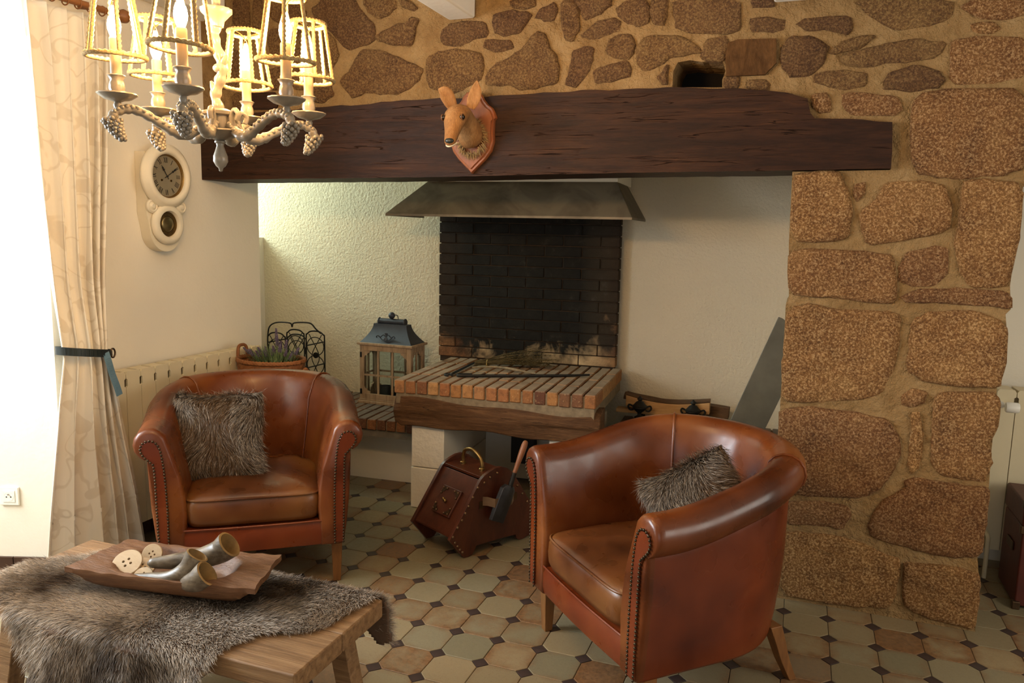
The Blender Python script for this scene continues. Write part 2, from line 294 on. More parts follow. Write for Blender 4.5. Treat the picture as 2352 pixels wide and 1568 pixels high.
for i in range(-17,24):
    for j in range(-33,9):
        for kind,(x,y) in (('o',(OX+(i+.5)*TP,OY+(j+.5)*TP)),('d',(OX+i*TP,OY+j*TP))):
            if blocked(x,y) or x>2.7 or x<-4.2: continue
            px,py,d=project((x,y,0)); vis=-60<px<2412 and 700<py<1640
            (seen_o if kind=='o' else seen_d).append((d,x,y)) if vis else tile_g(so if kind=='o' else sd,x,y,OP if kind=='o' else DPp)
for L,me,nm,stuff,pp in ((seen_o,m_oct,'floor_tile',so,OP),(seen_d,m_dia,'inset_tile',sd,DPp)):
    L.sort()
    for q,(d,x,y) in enumerate(L):
        if q<300:
            o=bpy.data.objects.new(nm,me); COL.objects.link(o); o.location=(x,y,rnd.uniform(-.0005,.0005)); o.parent=floor
        else: tile_g(stuff,x,y,pp)
so.obj('floor_tile_field',MT['tile'],floor,kind='stuff'); sd.obj('inset_tile_field',MT['inset'],floor,kind='stuff')
# ------------------------------------------------------------------ walls
FPM = Matrix.Translation((-1.6,4.65,0))@Matrix.Rotation(math.radians(3.5),4,'Z')@Matrix.Translation((1.6,-4.65,0))   # the hearth stands a little askew
XL=-3.03
mm=lambda l:[(a/1000,b/1000) for a,b in l]
beam_top=mm(BEAM)[1:20]
outer=[(.757,0)]+mm(PR)[::-1][1:]+[(.80,1.80),(2.7,1.86),(2.7,2.80),(XL,2.80),(XL,2.13)]+beam_top[1:]+[(.30,1.822),(-.06,1.818)]+mm(PL)[1:-1]+[(-.035,0)]
hole=mm(HOLE)
def slab_with_hole(outer,hole,y0,y1):
    loops=[[Vector((a,b,0)) for a,b in outer],[Vector((a,b,0)) for a,b in hole]]
    t=tessellate_polygon(loops); pts=outer+hole; n=len(pts); no=len(outer); g=G()
    fs=[tuple(q) for q in t]+[tuple(n+i for i in q) for q in t]+[(i,(i+1)%no,n+(i+1)%no,n+i) for i in range(no)]
    nh=len(hole); fs+=[(no+i,no+(i+1)%nh,n+no+(i+1)%nh,n+no+i) for i in range(nh)]
    return g.add([(a,y0,b) for a,b in pts]+[(a,y1,b) for a,b in pts],fs)
wall_stone=struct(slab_with_hole(outer,hole,3.402,3.80).obj('wall_stone',MT['mortar']))
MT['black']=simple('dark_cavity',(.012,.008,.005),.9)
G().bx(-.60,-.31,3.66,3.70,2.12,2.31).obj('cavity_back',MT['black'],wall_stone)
def chaikin(P):
    out=[]
    for i in range(len(P)):
        a,b=P[i],P[(i+1)%len(P)]; out+=[(a[0]*.86+b[0]*.14,a[1]*.86+b[1]*.14),(a[0]*.14+b[0]*.86,a[1]*.14+b[1]*.86)]
    return out
def stone_mesh(P,big,name,mat):
    P=chaikin(P); P=[q for i in range(len(P)) for q in ([P[i]]+([((P[i][0]+P[(i+1)%len(P)][0])/2,(P[i][1]+P[(i+1)%len(P)][1])/2)] if math.hypot(P[i][0]-P[(i+1)%len(P)][0],P[i][1]-P[(i+1)%len(P)][1])>.035 else []))]; n=len(P); cx=sum(p[0] for p in P)/n; cz=sum(p[1] for p in P)/n
    gr=lambda x,z:1+.008/max(.03,math.hypot(x-cx,z-cz)); P=[(cx+(x-cx)*gr(x,z)+rnd.uniform(-.004,.004),cz+(z-cz)*gr(x,z)+rnd.uniform(-.004,.004)) for x,z in P]
    pr=(.020 if big else .011)*rnd.uniform(.75,1.25); tx,tz=rnd.uniform(-.03,.03),rnd.uniform(-.06,.02)
    def ring(k,y,j=0,ins=0):
        o=[]
        for x,z in P:
            dx,dz=x-cx,z-cz; L=math.hypot(dx,dz); s=k*max(0,1-ins/max(L,.001)); o.append((cx+dx*s,3.402+y+tx*dx*s+tz*dz*s+rnd.uniform(-j,j),cz+dz*s))
        return o
    R=[ring(1,.03),ring(1,-.002,.001,.001),ring(1,-pr*.5,.0015,.004),ring(1,-pr*.85,.002,.012)]+[ring(k,-pr*(1.12-.17*k),0,.012) for k in (.88,.74,.6,.45,.3,.15)]
    sd=rnd.uniform(0,99); amp=(.010 if big else .008)
    def disp(q,w):
        x,y,z=q; v=Vector((x*16+sd,z*16,sd)); f=mnoise.fractal(v,1.0,2.0,4); return (x+w*.006*mnoise.noise(v*1.7),y-w*amp*f,z+w*.006*mnoise.noise(v*1.7+Vector((9,9,9))))
    R=[[disp(q,(0,0,.5,.8,1,1,1,1,1,1)[i]) for q in r] for i,r in enumerate(R)]
    g=G().loft(R,True,False); b=len(g.v); g.v.append(disp((cx,3.402-pr*1.1,cz),1)); g.f+=[(b-n+i,b-n+(i+1)%n,b) for i in range(n)]
    return g
for P in STONES:
    P=mm(P); xs=[p[0] for p in P]; zs=[p[1] for p in P]; ar=(max(xs)-min(xs))*(max(zs)-min(zs)); pillar=min(xs)>-.07 and (max(zs)<2.12 or min(xs)>.45)
    P=[(min(x,.752) if z<1.75 else x,max(z,.006)) for x,z in P]
    o=stone_mesh(P,ar>.04 and pillar,'stone',None).obj('stone',MT['granite'] if pillar else MT['rubble'],wall_stone,smooth=50)
TP_=mm(TIMBER); G().prism(TP_,lambda a,b:(a,3.385,b),lambda a,b:(a,3.6,b)).obj('timber_end',MT['timber_end'],wall_stone,label='sawn end of an old timber in the stonework')
G().prism(mm(DARKTIMBER),lambda a,b:(a,3.392,b),lambda a,b:(a,3.6,b)).obj('timber_end',MT['beam'],wall_stone,label='dark timber end above the mantel beam')
def plan(name,poly,z0,z1,mat,M=None):
    return struct(G(M).prism(poly,lambda a,b:(a,b,z0),lambda a,b:(a,b,z1)).obj(name,mat))
plan('wall_left',[(-2.945,2.372),(-2.955,2.50),(XL,2.56),(XL,3.83),(-4.25,3.83),(-4.25,1.891)],0,2.80,MT['plaster'])
plan('wall_left_near',[(XL,-2.65),(XL,.25),(-4.25,.25),(-4.25,-2.65)],0,2.80,MT['plaster'])
wl=plan('wall_window_left',[(-4.25,.25),(-4.05,.25),(-4.05,1.965),(-4.25,1.891)],0,.86,MT['plaster'])
plan('wall_window_left_top',[(-4.25,.25),(-4.05,.25),(-4.05,1.965),(-4.25,1.891)],2.38,2.80,MT['plaster'])
w1=struct(G().bx(-4.20,-4.12,.25,1.93,.86,.92).bx(-4.20,-4.12,.25,1.93,2.32,2.38).bx(-4.20,-4.12,.25,.32,.92,2.32).bx(-4.20,-4.12,1.86,1.93,.92,2.32).bx(-4.20,-4.12,1.05,1.11,.92,2.32).obj('window_1',MT['white_paint']))
plan('wall_back',[(-4.3,4.68),(1.2,4.68),(1.2,4.9),(-4.3,4.9)],0,2.80,MT['plaster_rough'],FPM)
plan('wall_niche_left',[(-3.90,3.84),(-3.57,3.84),(-3.57,4.62),(-3.90,4.62)],0,1.475,MT['plaster'])
plan('wall_niche_left_top',[(-3.90,3.84),(-3.57,3.84),(-3.57,4.62),(-3.90,4.62)],2.42,2.80,MT['plaster'])
plan('wall_niche_right',[(.12,3.81),(.60,3.81),(.60,4.75),(.12,4.75)],0,2.80,MT['plaster'])
plan('wall_right_far',[(.61,4.25),(2.72,4.25),(2.72,4.40),(.61,4.40)],0,2.80,MT['plaster'])
plan('wall_right',[(2.72,-2.65),(2.85,-2.65),(2.85,4.40),(2.72,4.40)],0,.9,MT['plaster'])
plan('wall_right_top',[(2.72,-2.65),(2.85,-2.65),(2.85,4.40),(2.72,4.40)],2.25,2.8,MT['plaster'])
plan('wall_right_side',[(2.72,2.45),(2.85,2.45),(2.85,4.40),(2.72,4.40)],.9,2.25,MT['plaster'])
plan('wall_right_near',[(2.72,-2.65),(2.85,-2.65),(2.85,.75),(2.72,.75)],.9,2.25,MT['plaster'])
plan('wall_rear_base',[(XL,-2.8),(2.85,-2.8),(2.85,-2.66),(XL,-2.66)],0,.7,MT['plaster'])
plan('wall_rear_top',[(XL,-2.8),(2.85,-2.8),(2.85,-2.66),(XL,-2.66)],2.3,2.8,MT['plaster'])
plan('wall_rear_left',[(XL,-2.8),(-1.6,-2.8),(-1.6,-2.66),(XL,-2.66)],.7,2.3,MT['plaster'])
plan('wall_rear_right',[(1.2,-2.8),(2.85,-2.8),(2.85,-2.66),(1.2,-2.66)],.7,2.3,MT['plaster'])
plan('ceiling',[(-4.3,-2.8),(2.85,-2.8),(2.85,4.95),(-4.3,4.95)],2.80,2.95,MT['ceiling'])
plan('ceiling_niche',[(-3.56,3.81),(.11,3.81),(.11,4.55),(-3.56,4.45)],2.42,2.46,MT['plaster'])
for k,(x0,x1,z0) in enumerate(((-3.02,-2.862,2.60),(-1.60,-1.465,2.508),(-.175,.03,2.475))):
    struct(G().bx(x0,x1,-2.6,3.398,z0,2.79).obj('trim_%d'%(k+1),MT['white_paint'],bevel=.012))
# a window in the far right wall, seen past the pillar
w2=struct(G().bx(1.045,1.085,4.20,4.245,1.45,2.2).bx(1.085,1.9,4.20,4.245,1.45,1.50).bx(1.085,1.9,4.20,4.245,2.15,2.2).bx(1.46,1.50,4.21,4.24,1.5,2.15).bx(1.085,1.9,4.21,4.24,1.71,1.735).obj('window_2',MT['white_paint']))
mg=NT('daylit_pane',.2); mg.b.inputs['Emission Color'].default_value=(.9,1,.95,1); mg.b.inputs['Emission Strength'].default_value=1.5
G().bx(1.085,1.9,4.228,4.234,1.5,2.15).obj('pane',mg.m,w2)
# glazed skirting tiles
MT['skirting']=simple('brown_skirting_tile',(.055,.024,.014),.3,0,.2,9)
bb=struct(G().bx(XL,XL+.004,2.345,3.82,0,.09).obj('baseboard_left',MT['grout']))
ts=G().bx(0,.136,-.012,0,.001,.088).mesh('skirting_tile',MT['skirting'])
dv=Vector((-.938,-.346,0)); ang=math.atan2(.346,.938)+PI
for k in range(8):
    o=bpy.data.objects.new('skirting_tile',ts); COL.objects.link(o); p=Vector((XL,2.341,0))+dv*(.14*k+.138)
    o.location=p; o.rotation_euler=(0,0,ang-PI); o.parent=bb
for k in range(10):
    o=bpy.data.objects.new('skirting_tile',ts); COL.objects.link(o); o.location=(XL+.004,2.36+.14*k,0); o.rotation_euler=(0,0,PI/2); o.parent=bb
# power socket on the splayed window reveal
MT['plastic']=simple('white_plastic',(.80,.78,.70),.35,0,.03)
soc=thing('power_socket','white square wall socket with a round recess, low on the window reveal','socket',(-3.161,2.293,.36))
RM=Matrix.Translation((-3.161,2.2935,.366))@Matrix.Rotation(ang-PI,4,'Z')
G(RM).bx(-.042,.042,-.011,-.001,-.042,.042).obj('cover_plate',MT['plastic'],soc,bevel=.006,seg=3)
G(RM).bx(-.026,.026,-.0135,-.011,-.026,.026).obj('insert',MT['plastic'],soc,bevel=.001)
G(RM).lathe([(.0205,-.0138),(.0205,-.0142),(.0185,-.0142),(.0185,-.0128),(.0001,-.0128)],(0,0,0),'y',24).obj('recess_ring',MT['plastic'],soc,smooth=40)
for sx in (-.0095,.0095): G(RM).lathe([(.003,-.0125),(.003,-.0145),(.0001,-.0145)],(sx,0,-.002),'y',10).obj('contact_hole',MT['black'],soc)
G(RM).lathe([(.0025,-.0125),(.0025,-.02),(.0001,-.02)],(0,0,.010),'y',8).obj('earth_pin',simple('pin_metal',(.4,.36,.3),.3,1),soc)
# ------------------------------------------------------------------ mantel beam
bm=mm(BEAM)
def wob(a,b,y): return (a,y,b)
g=G(); dense=[]
for i in range(len(bm)):
    a,b=bm[i],bm[(i+1)%len(bm)]; n=max(1,int(math.hypot(b[0]-a[0],b[1]-a[1])/.05))
    for k in range(n):
        x,z=a[0]+(b[0]-a[0])*k/n,a[1]+(b[1]-a[1])*k/n
        x=max(x,XL+.002); jz=.004 if z>1.9 else .001; dense.append((x+rnd.uniform(-.002,.002),z+rnd.uniform(-jz,jz)))
dense=[(max(x,XL+.001) if x>-2.96 else XL+.001,z) for x,z in dense]
g.prism(dense,lambda a,b:(a,3.372,b),lambda a,b:(a,3.66,b))
mant=tag(g.obj('mantel_beam',MT['beam'],bevel=.008),'massive dark oak mantel beam spanning the fireplace opening','beam')
# ------------------------------------------------------------------ brick hearth on an oak beam and two white piers
def m_brick(name,stops,rough=.85):
    m=NT(name,rough,0,.25); gp=m.n('NewGeometry').outputs['Position']; f=m.noise(gp,38,5,.7); r=m.rand()
    c=m.ramp(r,stops); c=m.mix(m.maprange(f,.45,.75,0,.65),c,(.06,.03,.015)); c=m.mix(m.maprange(m.noise(gp,120,2),.62,.72,0,.6),c,(.5,.32,.16)); m.col(c); m.bump(f,.6,.006); return m
BR=[(0,(.30,.12,.035)),(.2,(.42,.21,.075)),(.4,(.36,.15,.05)),(.55,(.12,.045,.025)),(.7,(.45,.24,.09)),(.85,(.30,.11,.04)),(1,(.40,.20,.08))]
def m_hearth_brick():
    m=m_brick('hearth_brick',BR); gp=m.n('NewGeometry'); s=m.n('SeparateXYZ'); m.l(gp.outputs['Normal'],s.inputs[0])
    old=m.b.inputs['Base Color'].links[0].from_socket; f=m.noise(gp.outputs['Position'],6,4)
    ash=m.ramp(f,[(.3,(.16,.11,.07)),(.5,(.25,.185,.125)),(.7,(.33,.25,.17))])
    m.col(m.mix(m.maprange(s.outputs[2],.5,.9,0,.88),old,ash)); return m.m
MT['hbrick']=m_hearth_brick()
MT['hmortar']=simple('hearth_mortar',(.20,.145,.085),.95,0,.25,30,.5)
def m_bench_brick():
    m=m_brick('bench_brick',[(0,(.13,.05,.022)),(.3,(.26,.10,.035)),(.5,(.07,.03,.02)),(.7,(.30,.13,.05)),(1,(.11,.045,.025))]); gp=m.n('NewGeometry'); s=m.n('SeparateXYZ'); m.l(gp.outputs['Normal'],s.inputs[0])
    old=m.b.inputs['Base Color'].links[0].from_socket; f=m.noise(gp.outputs['Position'],7,4)
    top=m.ramp(f,[(.3,(.085,.065,.05)),(.7,(.17,.135,.10))]); m.col(m.mix(m.maprange(s.outputs[2],.5,.9,0,.85),old,top)); return m.m
MT['bbrick']=m_bench_brick()
def brick_mesh(name,dx,dy,dz,mat,bev=.004):
    b=bmesh.new(); bmesh.ops.create_cube(b,size=1); bmesh.ops.scale(b,vec=(dx,dy,dz),verts=b.verts)
    bmesh.ops.bevel(b,geom=list(b.edges),offset=bev,segments=1,affect='EDGES',profile=.5)
    me=bpy.data.meshes.new(name); b.to_mesh(me); b.free(); me.materials.append(mat); return me
def put(me,name,parent,p,rz=0,M=FPM):
    o=bpy.data.objects.new(name,me); COL.objects.link(o); m4=M@Matrix.Translation(p)@Matrix.Rotation(rz,4,'Z')
    o.matrix_basis=m4; attach(o,parent); return o
HX0,HX1,HY0,HY1,HZ = -2.12,-.985,3.745,4.60,.733
hearth=thing('brick_hearth','raised brick hearth slab edged with an old oak beam on white piers','hearth',FPM@Vector((-1.53,4.1,0)))
G(FPM).bx(HX0+.012,HX1-.012,HY0+.012,HY1,.60,HZ-.012).obj('mortar_bed',MT['hmortar'],hearth)
nb=17; w=(HX1-HX0)/nb; rows=4; L=(HY1-HY0)/rows
bk=brick_mesh('brick',w-.009,L-.006,.074,MT['hbrick'],.005)
for i in range(nb):
    for j in range(rows): put(bk,'brick',hearth,(HX0+w*(i+.5)+rnd.uniform(-.001,.001),HY0+L*(j+.5)+rnd.uniform(-.003,.003)*(j==0),HZ-.037+rnd.uniform(-.002,.002)),rnd.uniform(-.01,.01))
ob=[]
for s in (0,1):
    pass
def beamend(x0,x1,y0,y1,z0,z1,nx=24):
    rings=[]
    for i in range(nx+1):
        t=i/nx; x=x0+(x1-x0)*t; a=.012*math.sin(5*t+1)+.008*math.sin(13*t); b=.012*math.sin(4*t)+.006*math.sin(17*t); e=.02*(sm(0,.03,t)*sm(0,.03,1-t)-1)
        rings.append([(x,y0-e,z0+b-e),(x,y0+.01*math.sin(9*t),z0+.07),(x,y0-.006+.006*math.sin(7*t),(z0+z1)/2),(x,y0-e,z1-.02+a+e),(x,y0+.03,z1+a+e),(x,y1,z1+a),(x,y1,z0+b)])
    return rings
g=G(FPM); g.loft(beamend(HX0-.005,HX1+.02,HY0+.01,HY0+.16,.468,.645)); g.obj('oak_beam',MT['hearth_beam'],hearth,smooth=50,bevel=.006)
MT['lime']=plaster('limewash_block',(.78,.70,.56),.5,25)
for x0,x1 in ((-2.03,-1.83),(-1.24,-1.06)):
    g=G(FPM); g.bx(x0,x1,HY0+.035,4.55,0,.235).bx(x0+.003,x1-.002,HY0+.038,4.55,.238,.475); g.obj('pier',MT['lime'],hearth,bevel=.006)
G(FPM).bx(-1.83,-1.24,4.50,4.55,0,.47).obj('recess_panel',MT['plaster'],hearth)
G(FPM).bx(-1.60,-1.46,4.30,4.38,.16,.47).obj('iron_bracket',simple('sooty_iron',(.02,.018,.016),.7),hearth)
# ------------------------------------------------------------------ sooty fireback
def m_soot():
    m=m_brick('sooty_brick',[(0,(.20,.085,.03)),(.3,(.28,.14,.055)),(.6,(.15,.06,.025)),(1,(.24,.115,.045))],.8)
    gp=m.n('NewGeometry').outputs['Position']; s=m.n('SeparateXYZ'); m.l(gp,s.inputs[0]); x,z=s.outputs[0],s.outputs[2]
    old=m.b.inputs['Base Color'].links[0].from_socket
    ash=m.mix(m.maprange(m.math('ABSOLUTE',m.math('ADD',x,1.52)),.30,.50,.75,0),old,(.62,.47,.28))
    n1=m.noise(gp,6,4,.6,.8); n2=m.noise(gp,14,4,.7)
    side=m.maprange(m.math('ABSOLUTE',m.math('ADD',x,1.62)),.35,.60)
    t=m.math('ADD',m.math('ADD',z,m.math('MULTIPLY',side,-.12)),m.math('MULTIPLY',m.math('SUBTRACT',n1,.5),.62)); t=m.math('ADD',t,m.math('MULTIPLY',m.math('SUBTRACT',n2,.5),.16))
    k=m.maprange(t,.66,.84); k=m.math('MULTIPLY',k,m.math('SUBTRACT',1.0,m.math('MULTIPLY',side,.10)))
    soot=m.ramp(n2,[(.3,(.004,.0035,.003)),(.6,(.010,.0085,.0065)),(.75,(.032,.028,.024))])
    m.col(m.mix(k,ash,soot)); return m.m
MT['soot']=m_soot()
FX0,FX1,FY,CT=-2.205,-1.03,4.60,.0668
fb=thing('fireback','tall soot-blackened brick fireback behind the hearth','fireback',FPM@Vector((-1.6,4.62,.73)))
G(FPM).bx(FX0+.012,FX1-.012,FY+.008,4.675,HZ-.03,1.828).obj('mortar_bed',simple('sooty_mortar',(.035,.022,.013),.95,0,.4,20,.4),fb)
bl=(FX1-FX0)/5; full=brick_mesh('brick',bl-.006,.07,CT-.006,MT['soot'],.003); half=brick_mesh('brick_half',bl/2-.006,.07,CT-.006,MT['soot'],.003)
for r in range(16):
    z=HZ+.003+CT*(r+.5); y=FY+.035
    xs=[(FX0+bl*(i+.5),full) for i in range(5)] if r%2==0 else [(FX0+bl*.25,half)]+[(FX0+bl*(i+1),full) for i in range(4)]+[(FX1-bl*.25,half)]
    for x,me in xs: put(me,'brick',fb,(x,y+rnd.uniform(-.004,.003),z))
# ------------------------------------------------------------------ plastered chimney breast and sheet-metal hood
struct(G(FPM).bx(-2.10,-.99,4.16,4.66,1.832,2.42).obj('wall_chimney_breast',MT['plaster']))
MT['hood']=NT('dull_sheet_metal',.5,.3,.4)
_c=MT['hood'].co(); _n=MT['hood'].noise(_c,3.5,4,.6,.8); MT['hood'].col(MT['hood'].ramp(_n,[(.35,(.10,.078,.050)),(.5,(.15,.118,.078)),(.62,(.20,.16,.105))])); MT['hood']=MT['hood'].m
hood=thing('fireplace_hood','dark sheet-metal smoke hood hanging under the beam over the hearth','hood',FPM@Vector((-1.57,4.2,1.64)))
A=[(-2.30,4.02,1.640),(-.885,4.02,1.640),(-.885,4.57,1.640),(-2.30,4.57,1.640)]; B=[(-2.10,4.18,1.835),(-1.00,4.18,1.835),(-1.00,4.57,1.835),(-2.10,4.57,1.835)]
lip=[(x,y,z-.012) for x,y,z in A]
G(FPM).add([A[0],A[1],B[1],B[0],lip[0],lip[1]],[(0,1,2,3),(0,1,5,4)]).obj('front_sheet',MT['hood'],hood,solid=.004)
G(FPM).add([A[1],A[2],B[2],B[1],lip[1],lip[2]],[(0,1,2,3),(0,1,5,4)]).obj('side_sheet',MT['hood'],hood,solid=.004)
G(FPM).add([A[3],A[0],B[0],B[3],lip[3],lip[0]],[(0,1,2,3),(0,1,5,4)]).obj('side_sheet',MT['hood'],hood,solid=.004)
# ------------------------------------------------------------------ brick benches either side
def bench(name,label,x0,x1):
    t=thing(name,label,'bench',FPM@Vector(((x0+x1)/2,4.3,0)))
    G(FPM).bx(x0,x1,4.17,4.66,0,.365).obj('base',MT['plaster'],t)
    G(FPM).bx(x0,x1,3.985,4.66,.325,.372).obj('slab',simple(name+'_concrete',(.17,.14,.10),.9,0,.2,15,.3),t)
    n=int(round((x1-x0)/.0625)); w=(x1-x0)/n; L=.225
    me=brick_mesh('brick',w-.009,L-.006,.064,MT['bbrick'],.004)
    G(FPM).bx(x0,x1,3.98,4.66,.372,.42).obj('mortar_bed',MT['hmortar'],t)
    for i in range(n):
        for j in range(3): put(me,'brick',t,(x0+w*(i+.5),3.965+L*(j+.5),.402+rnd.uniform(-.0015,.0015)))
    return t
bench('brick_bench','low brick-topped bench with the lantern, left of the hearth',-3.54,-2.085)
bench('brick_bench','low brick-topped bench with the logs, right of the hearth',-.972,.03)
BZ=.434
# ------------------------------------------------------------------ things on the hearth
MT['iron']=simple('black_iron',(.022,.020,.018),.55,.6,.3,30,.2)
def fp(x,y,z): return FPM@Vector((x,y,z))
P=[Vector((-1.833,3.95,HZ+.008)),Vector((-1.85,4.2,HZ+.01)),Vector((-1.868,4.47,HZ+.012))]
tg=thing('fire_tongs','short flat iron tongs lying front to back on the hearth bricks','fire tool',P[0])
G().tube(bez(P,5),[.007]*11,8,flat=.45).obj('shaft',MT['iron'],tg,smooth=40)
G().tube(bez([P[0]+Vector((.012,.03,0)),P[1]+Vector((.014,0,.002)),P[2]+Vector((.006,0,0))],5),.006,8,flat=.45).obj('shaft',MT['iron'],tg,smooth=40)
G().tube([P[0]+Vector((.02*math.cos(a),-.012+.02*math.sin(a),.001)) for a in [k*2*PI/16 for k in range(14)]],.0075,8).obj('ring_end',MT['iron'],tg,smooth=40)
pk=thing('fire_poker','long thin iron poker with a hooked end lying across the hearth','fire tool',(-1.744,3.94,HZ))
G().tube(bez([(-1.70,3.965,HZ+.009),(-1.5,4.06,HZ+.010),(-1.25,4.195,HZ+.010),(-1.10,4.285,HZ+.012)],6),[.0085]*13+[.008,.0075,.007,.0065,.006,.0055],8).obj('shaft',MT['iron'],pk,smooth=40)
G().tube(bez([(-1.70,3.965,HZ+.010),(-1.765,3.93,HZ+.011),(-1.775,3.955,HZ+.011),(-1.745,3.975,HZ+.011),(-1.71,3.985,HZ+.011)],6),.009,8).obj('hook',MT['iron'],pk,smooth=40)
# dried heather
MT['heather']=simple('dried_heather',(.095,.065,.022),.9,0,.35,40)
MT['twig']=simple('bare_twig',(.23,.17,.10),.85,0,.3,40,.3)
hb=thing('heather_bundle','tied bundle of dried brown heather lying at the back of the hearth','dried plants',(-1.6,4.4,HZ))
for k in range(70):
    a=rnd.uniform(-.24,.26); e=rnd.uniform(.02,.26); L=rnd.uniform(.30,.50); d=Vector((math.cos(a+.42),math.sin(a+.42)*.9,math.sin(e)*rnd.random()*1.3)); d.normalize()
    p0=Vector((-1.80,4.315,HZ+.022))+Vector((rnd.uniform(-.01,.01),rnd.uniform(-.025,.025),rnd.uniform(-.012,.015)))
    p=[p0-d*.02,p0+d*L*.4+Vector((0,0,rnd.uniform(-.004,.01))),p0+d*L]; p[2].z=max(p[2].z-.02,HZ+.012); p[1].z=max(p[1].z,HZ+.01)
    for q in p: q.y=min(q.y,4.575)
    g=G().tube(bez(p,3),[.0018]*4+[.0013,.0011,.0008],4)
    for q in range(9):
        t=.45+.06*q; c=p[1].lerp(p[2],max(0,(t-.4)/.6)); 
        for s in (-1,1): g.tube([c,c+Vector((.012*math.cos(a+s),.012*math.sin(a+s),.008*rnd.uniform(-.3,1)))],[.0025,.0008],4)
    g.obj('stem',MT['heather'],hb)
G().tube([Vector((-1.755,4.332,HZ+.024))+Vector((-.004*math.sin(a)*0-.4*.03*math.cos(a)*.4,.03*math.cos(a),.020*math.sin(a))) for a in [k*2*PI/16 for k in range(16)]],.0035,6,closed=True).obj('tie',simple('straw_tie',(.42,.30,.10),.8),hb)
st=G().tube(bez([(-1.80,4.20,HZ+.012),(-1.66,4.225,HZ+.022),(-1.55,4.21,HZ+.02),(-1.44,4.205,HZ+.01),(-1.40,4.20,HZ+.010)],5),[.006]*8+[.008]*5+[.005]*8,6).obj('driftwood_stick',MT['twig'],smooth=60)
tag(st,'pale crooked stick lying in front of the heather','stick')
# ------------------------------------------------------------------ lantern on the left bench
MT['lwood']=wood('weathered_lantern_wood',[(.3,(.16,.10,.055)),(.5,(.33,.22,.13)),(.75,(.46,.33,.21))],(20,20,3),.75,.35,knots=2)
MT['lmetal']=simple('blue_grey_sheet',(.045,.047,.058),.5,.5,.15,14)
def m_glass():
    m=NT('clear_glass',.03,0,.5); m.b.inputs['Base Color'].default_value=(.95,.98,.96,1); m.b.inputs['Transmission Weight'].default_value=1; m.b.inputs['IOR'].default_value=1.05; return m.m
MT['glass']=m_glass()
lx0,lx1,ly0,ly1=-2.625,-2.255,4.285,4.475; lz=BZ; LH=.385
la=thing('lantern','large weathered-wood lantern with dark metal roof and glazed sides on the bench','lantern',((lx0+lx1)/2,(ly0+ly1)/2,lz))
G().bx(lx0-.012,lx1+.012,ly0-.012,ly1+.012,lz,lz+.018).bx(lx0-.005,lx1+.005,ly0-.005,ly1+.005,lz+.018,lz+.030).obj('base',MT['lwood'],la,bevel=.003)
G().bx(lx0-.014,lx1+.014,ly0-.014,ly1+.014,lz+LH-.004,lz+LH+.012).obj('cornice',MT['lwood'],la,bevel=.003)
for x in (lx0,lx1-.032):
    for y in (ly0,ly1-.032): G().bx(x,x+.032,y,y+.032,lz+.03,lz+LH-.004).obj('post',MT['lwood'],la,bevel=.002)
def frame_face(x0,x1,y,axis,door):
    def b(u0,u1,z0,z1,d0=-.004,d1=.018):
        return G().bx(u0,u1,y+d0,y+d1,z0,z1) if axis=='x' else G().bx(y+d0,y+d1,u0,u1,z0,z1)
    z0,z1=lz+.03,lz+LH-.004; W=x1-x0
    for q in (b(x0,x1,z0,z0+.035),b(x0,x1,z1-.035,z1)): q.obj('rail',MT['lwood'],la,bevel=.002)
    n=3 if axis=='x' else 2
    for k in range(1,n): u=x0+W*k/n; b(u-.006,u+.006,z0+.035,z1-.035,.0,.012).obj('glazing_bar',MT['lwood'],la)
    b(x0,x1,z0+(z1-z0)*.43,z0+(z1-z0)*.43+.012,.001,.011).obj('glazing_bar',MT['lwood'],la)
    b(x0,x1,z0+.03,z1-.03,.005,.008).obj('pane',MT['glass'],la)
    for u,s in ((x0,1),(x1,-1)):
        for zz,t in ((z1-.035,-1),(z0+.035,1)):
            pl=[(u,zz),(u+s*.045,zz),(u+s*.040,zz+t*.014),(u+s*.026,zz+t*.018),(u+s*.020,zz+t*.030),(u+s*.006,zz+t*.034),(u,zz+t*.046)]
            fa=(lambda a,c:(a,y-.001,c)) if axis=='x' else (lambda a,c:(y-.001,a,c)); fb_=(lambda a,c:(a,y+.012,c)) if axis=='x' else (lambda a,c:(y+.012,a,c))
            G().prism(pl,fa,fb_).obj('corner_bracket',MT['lwood'],la)
frame_face(lx0+.032,lx1-.032,ly0,'x',1); frame_face(lx0+.032,lx1-.032,ly1-.018,'x',0)
frame_face(ly0+.032,ly1-.032,lx1-.018,'y',0); frame_face(ly0+.032,ly1-.032,lx0,'y',0)
for z in (lz+.06,lz+LH-.085): G().bx(lx0+.004,lx0+.016,ly0-.006,ly0,z,z+.034).obj('hinge',MT['iron'],la,bevel=.001)
cx,cy=(lx0+lx1)/2,(ly0+ly1)/2
def roofp(k):
    h=k*.118; s=1-.62*(1-(1-k)**1.8)*1.0
    return h,s
rr=[]
for i in range(9):
    k=i/8; h=k*.118; fx=1-.36*(1-(1-k)**1.7); fy=1-.66*(1-(1-k)**1.7)
    a=(lx1-lx0)/2*fx; b=(ly1-ly0)/2*fy; rr.append([(cx-a,cy-b,lz+LH+.012+h),(cx+a,cy-b,lz+LH+.012+h),(cx+a,cy+b,lz+LH+.012+h),(cx-a,cy+b,lz+LH+.012+h)])
G().loft(rr).obj('metal_roof',MT['lmetal'],la,smooth=40)
rz=lz+LH+.012
g=G()
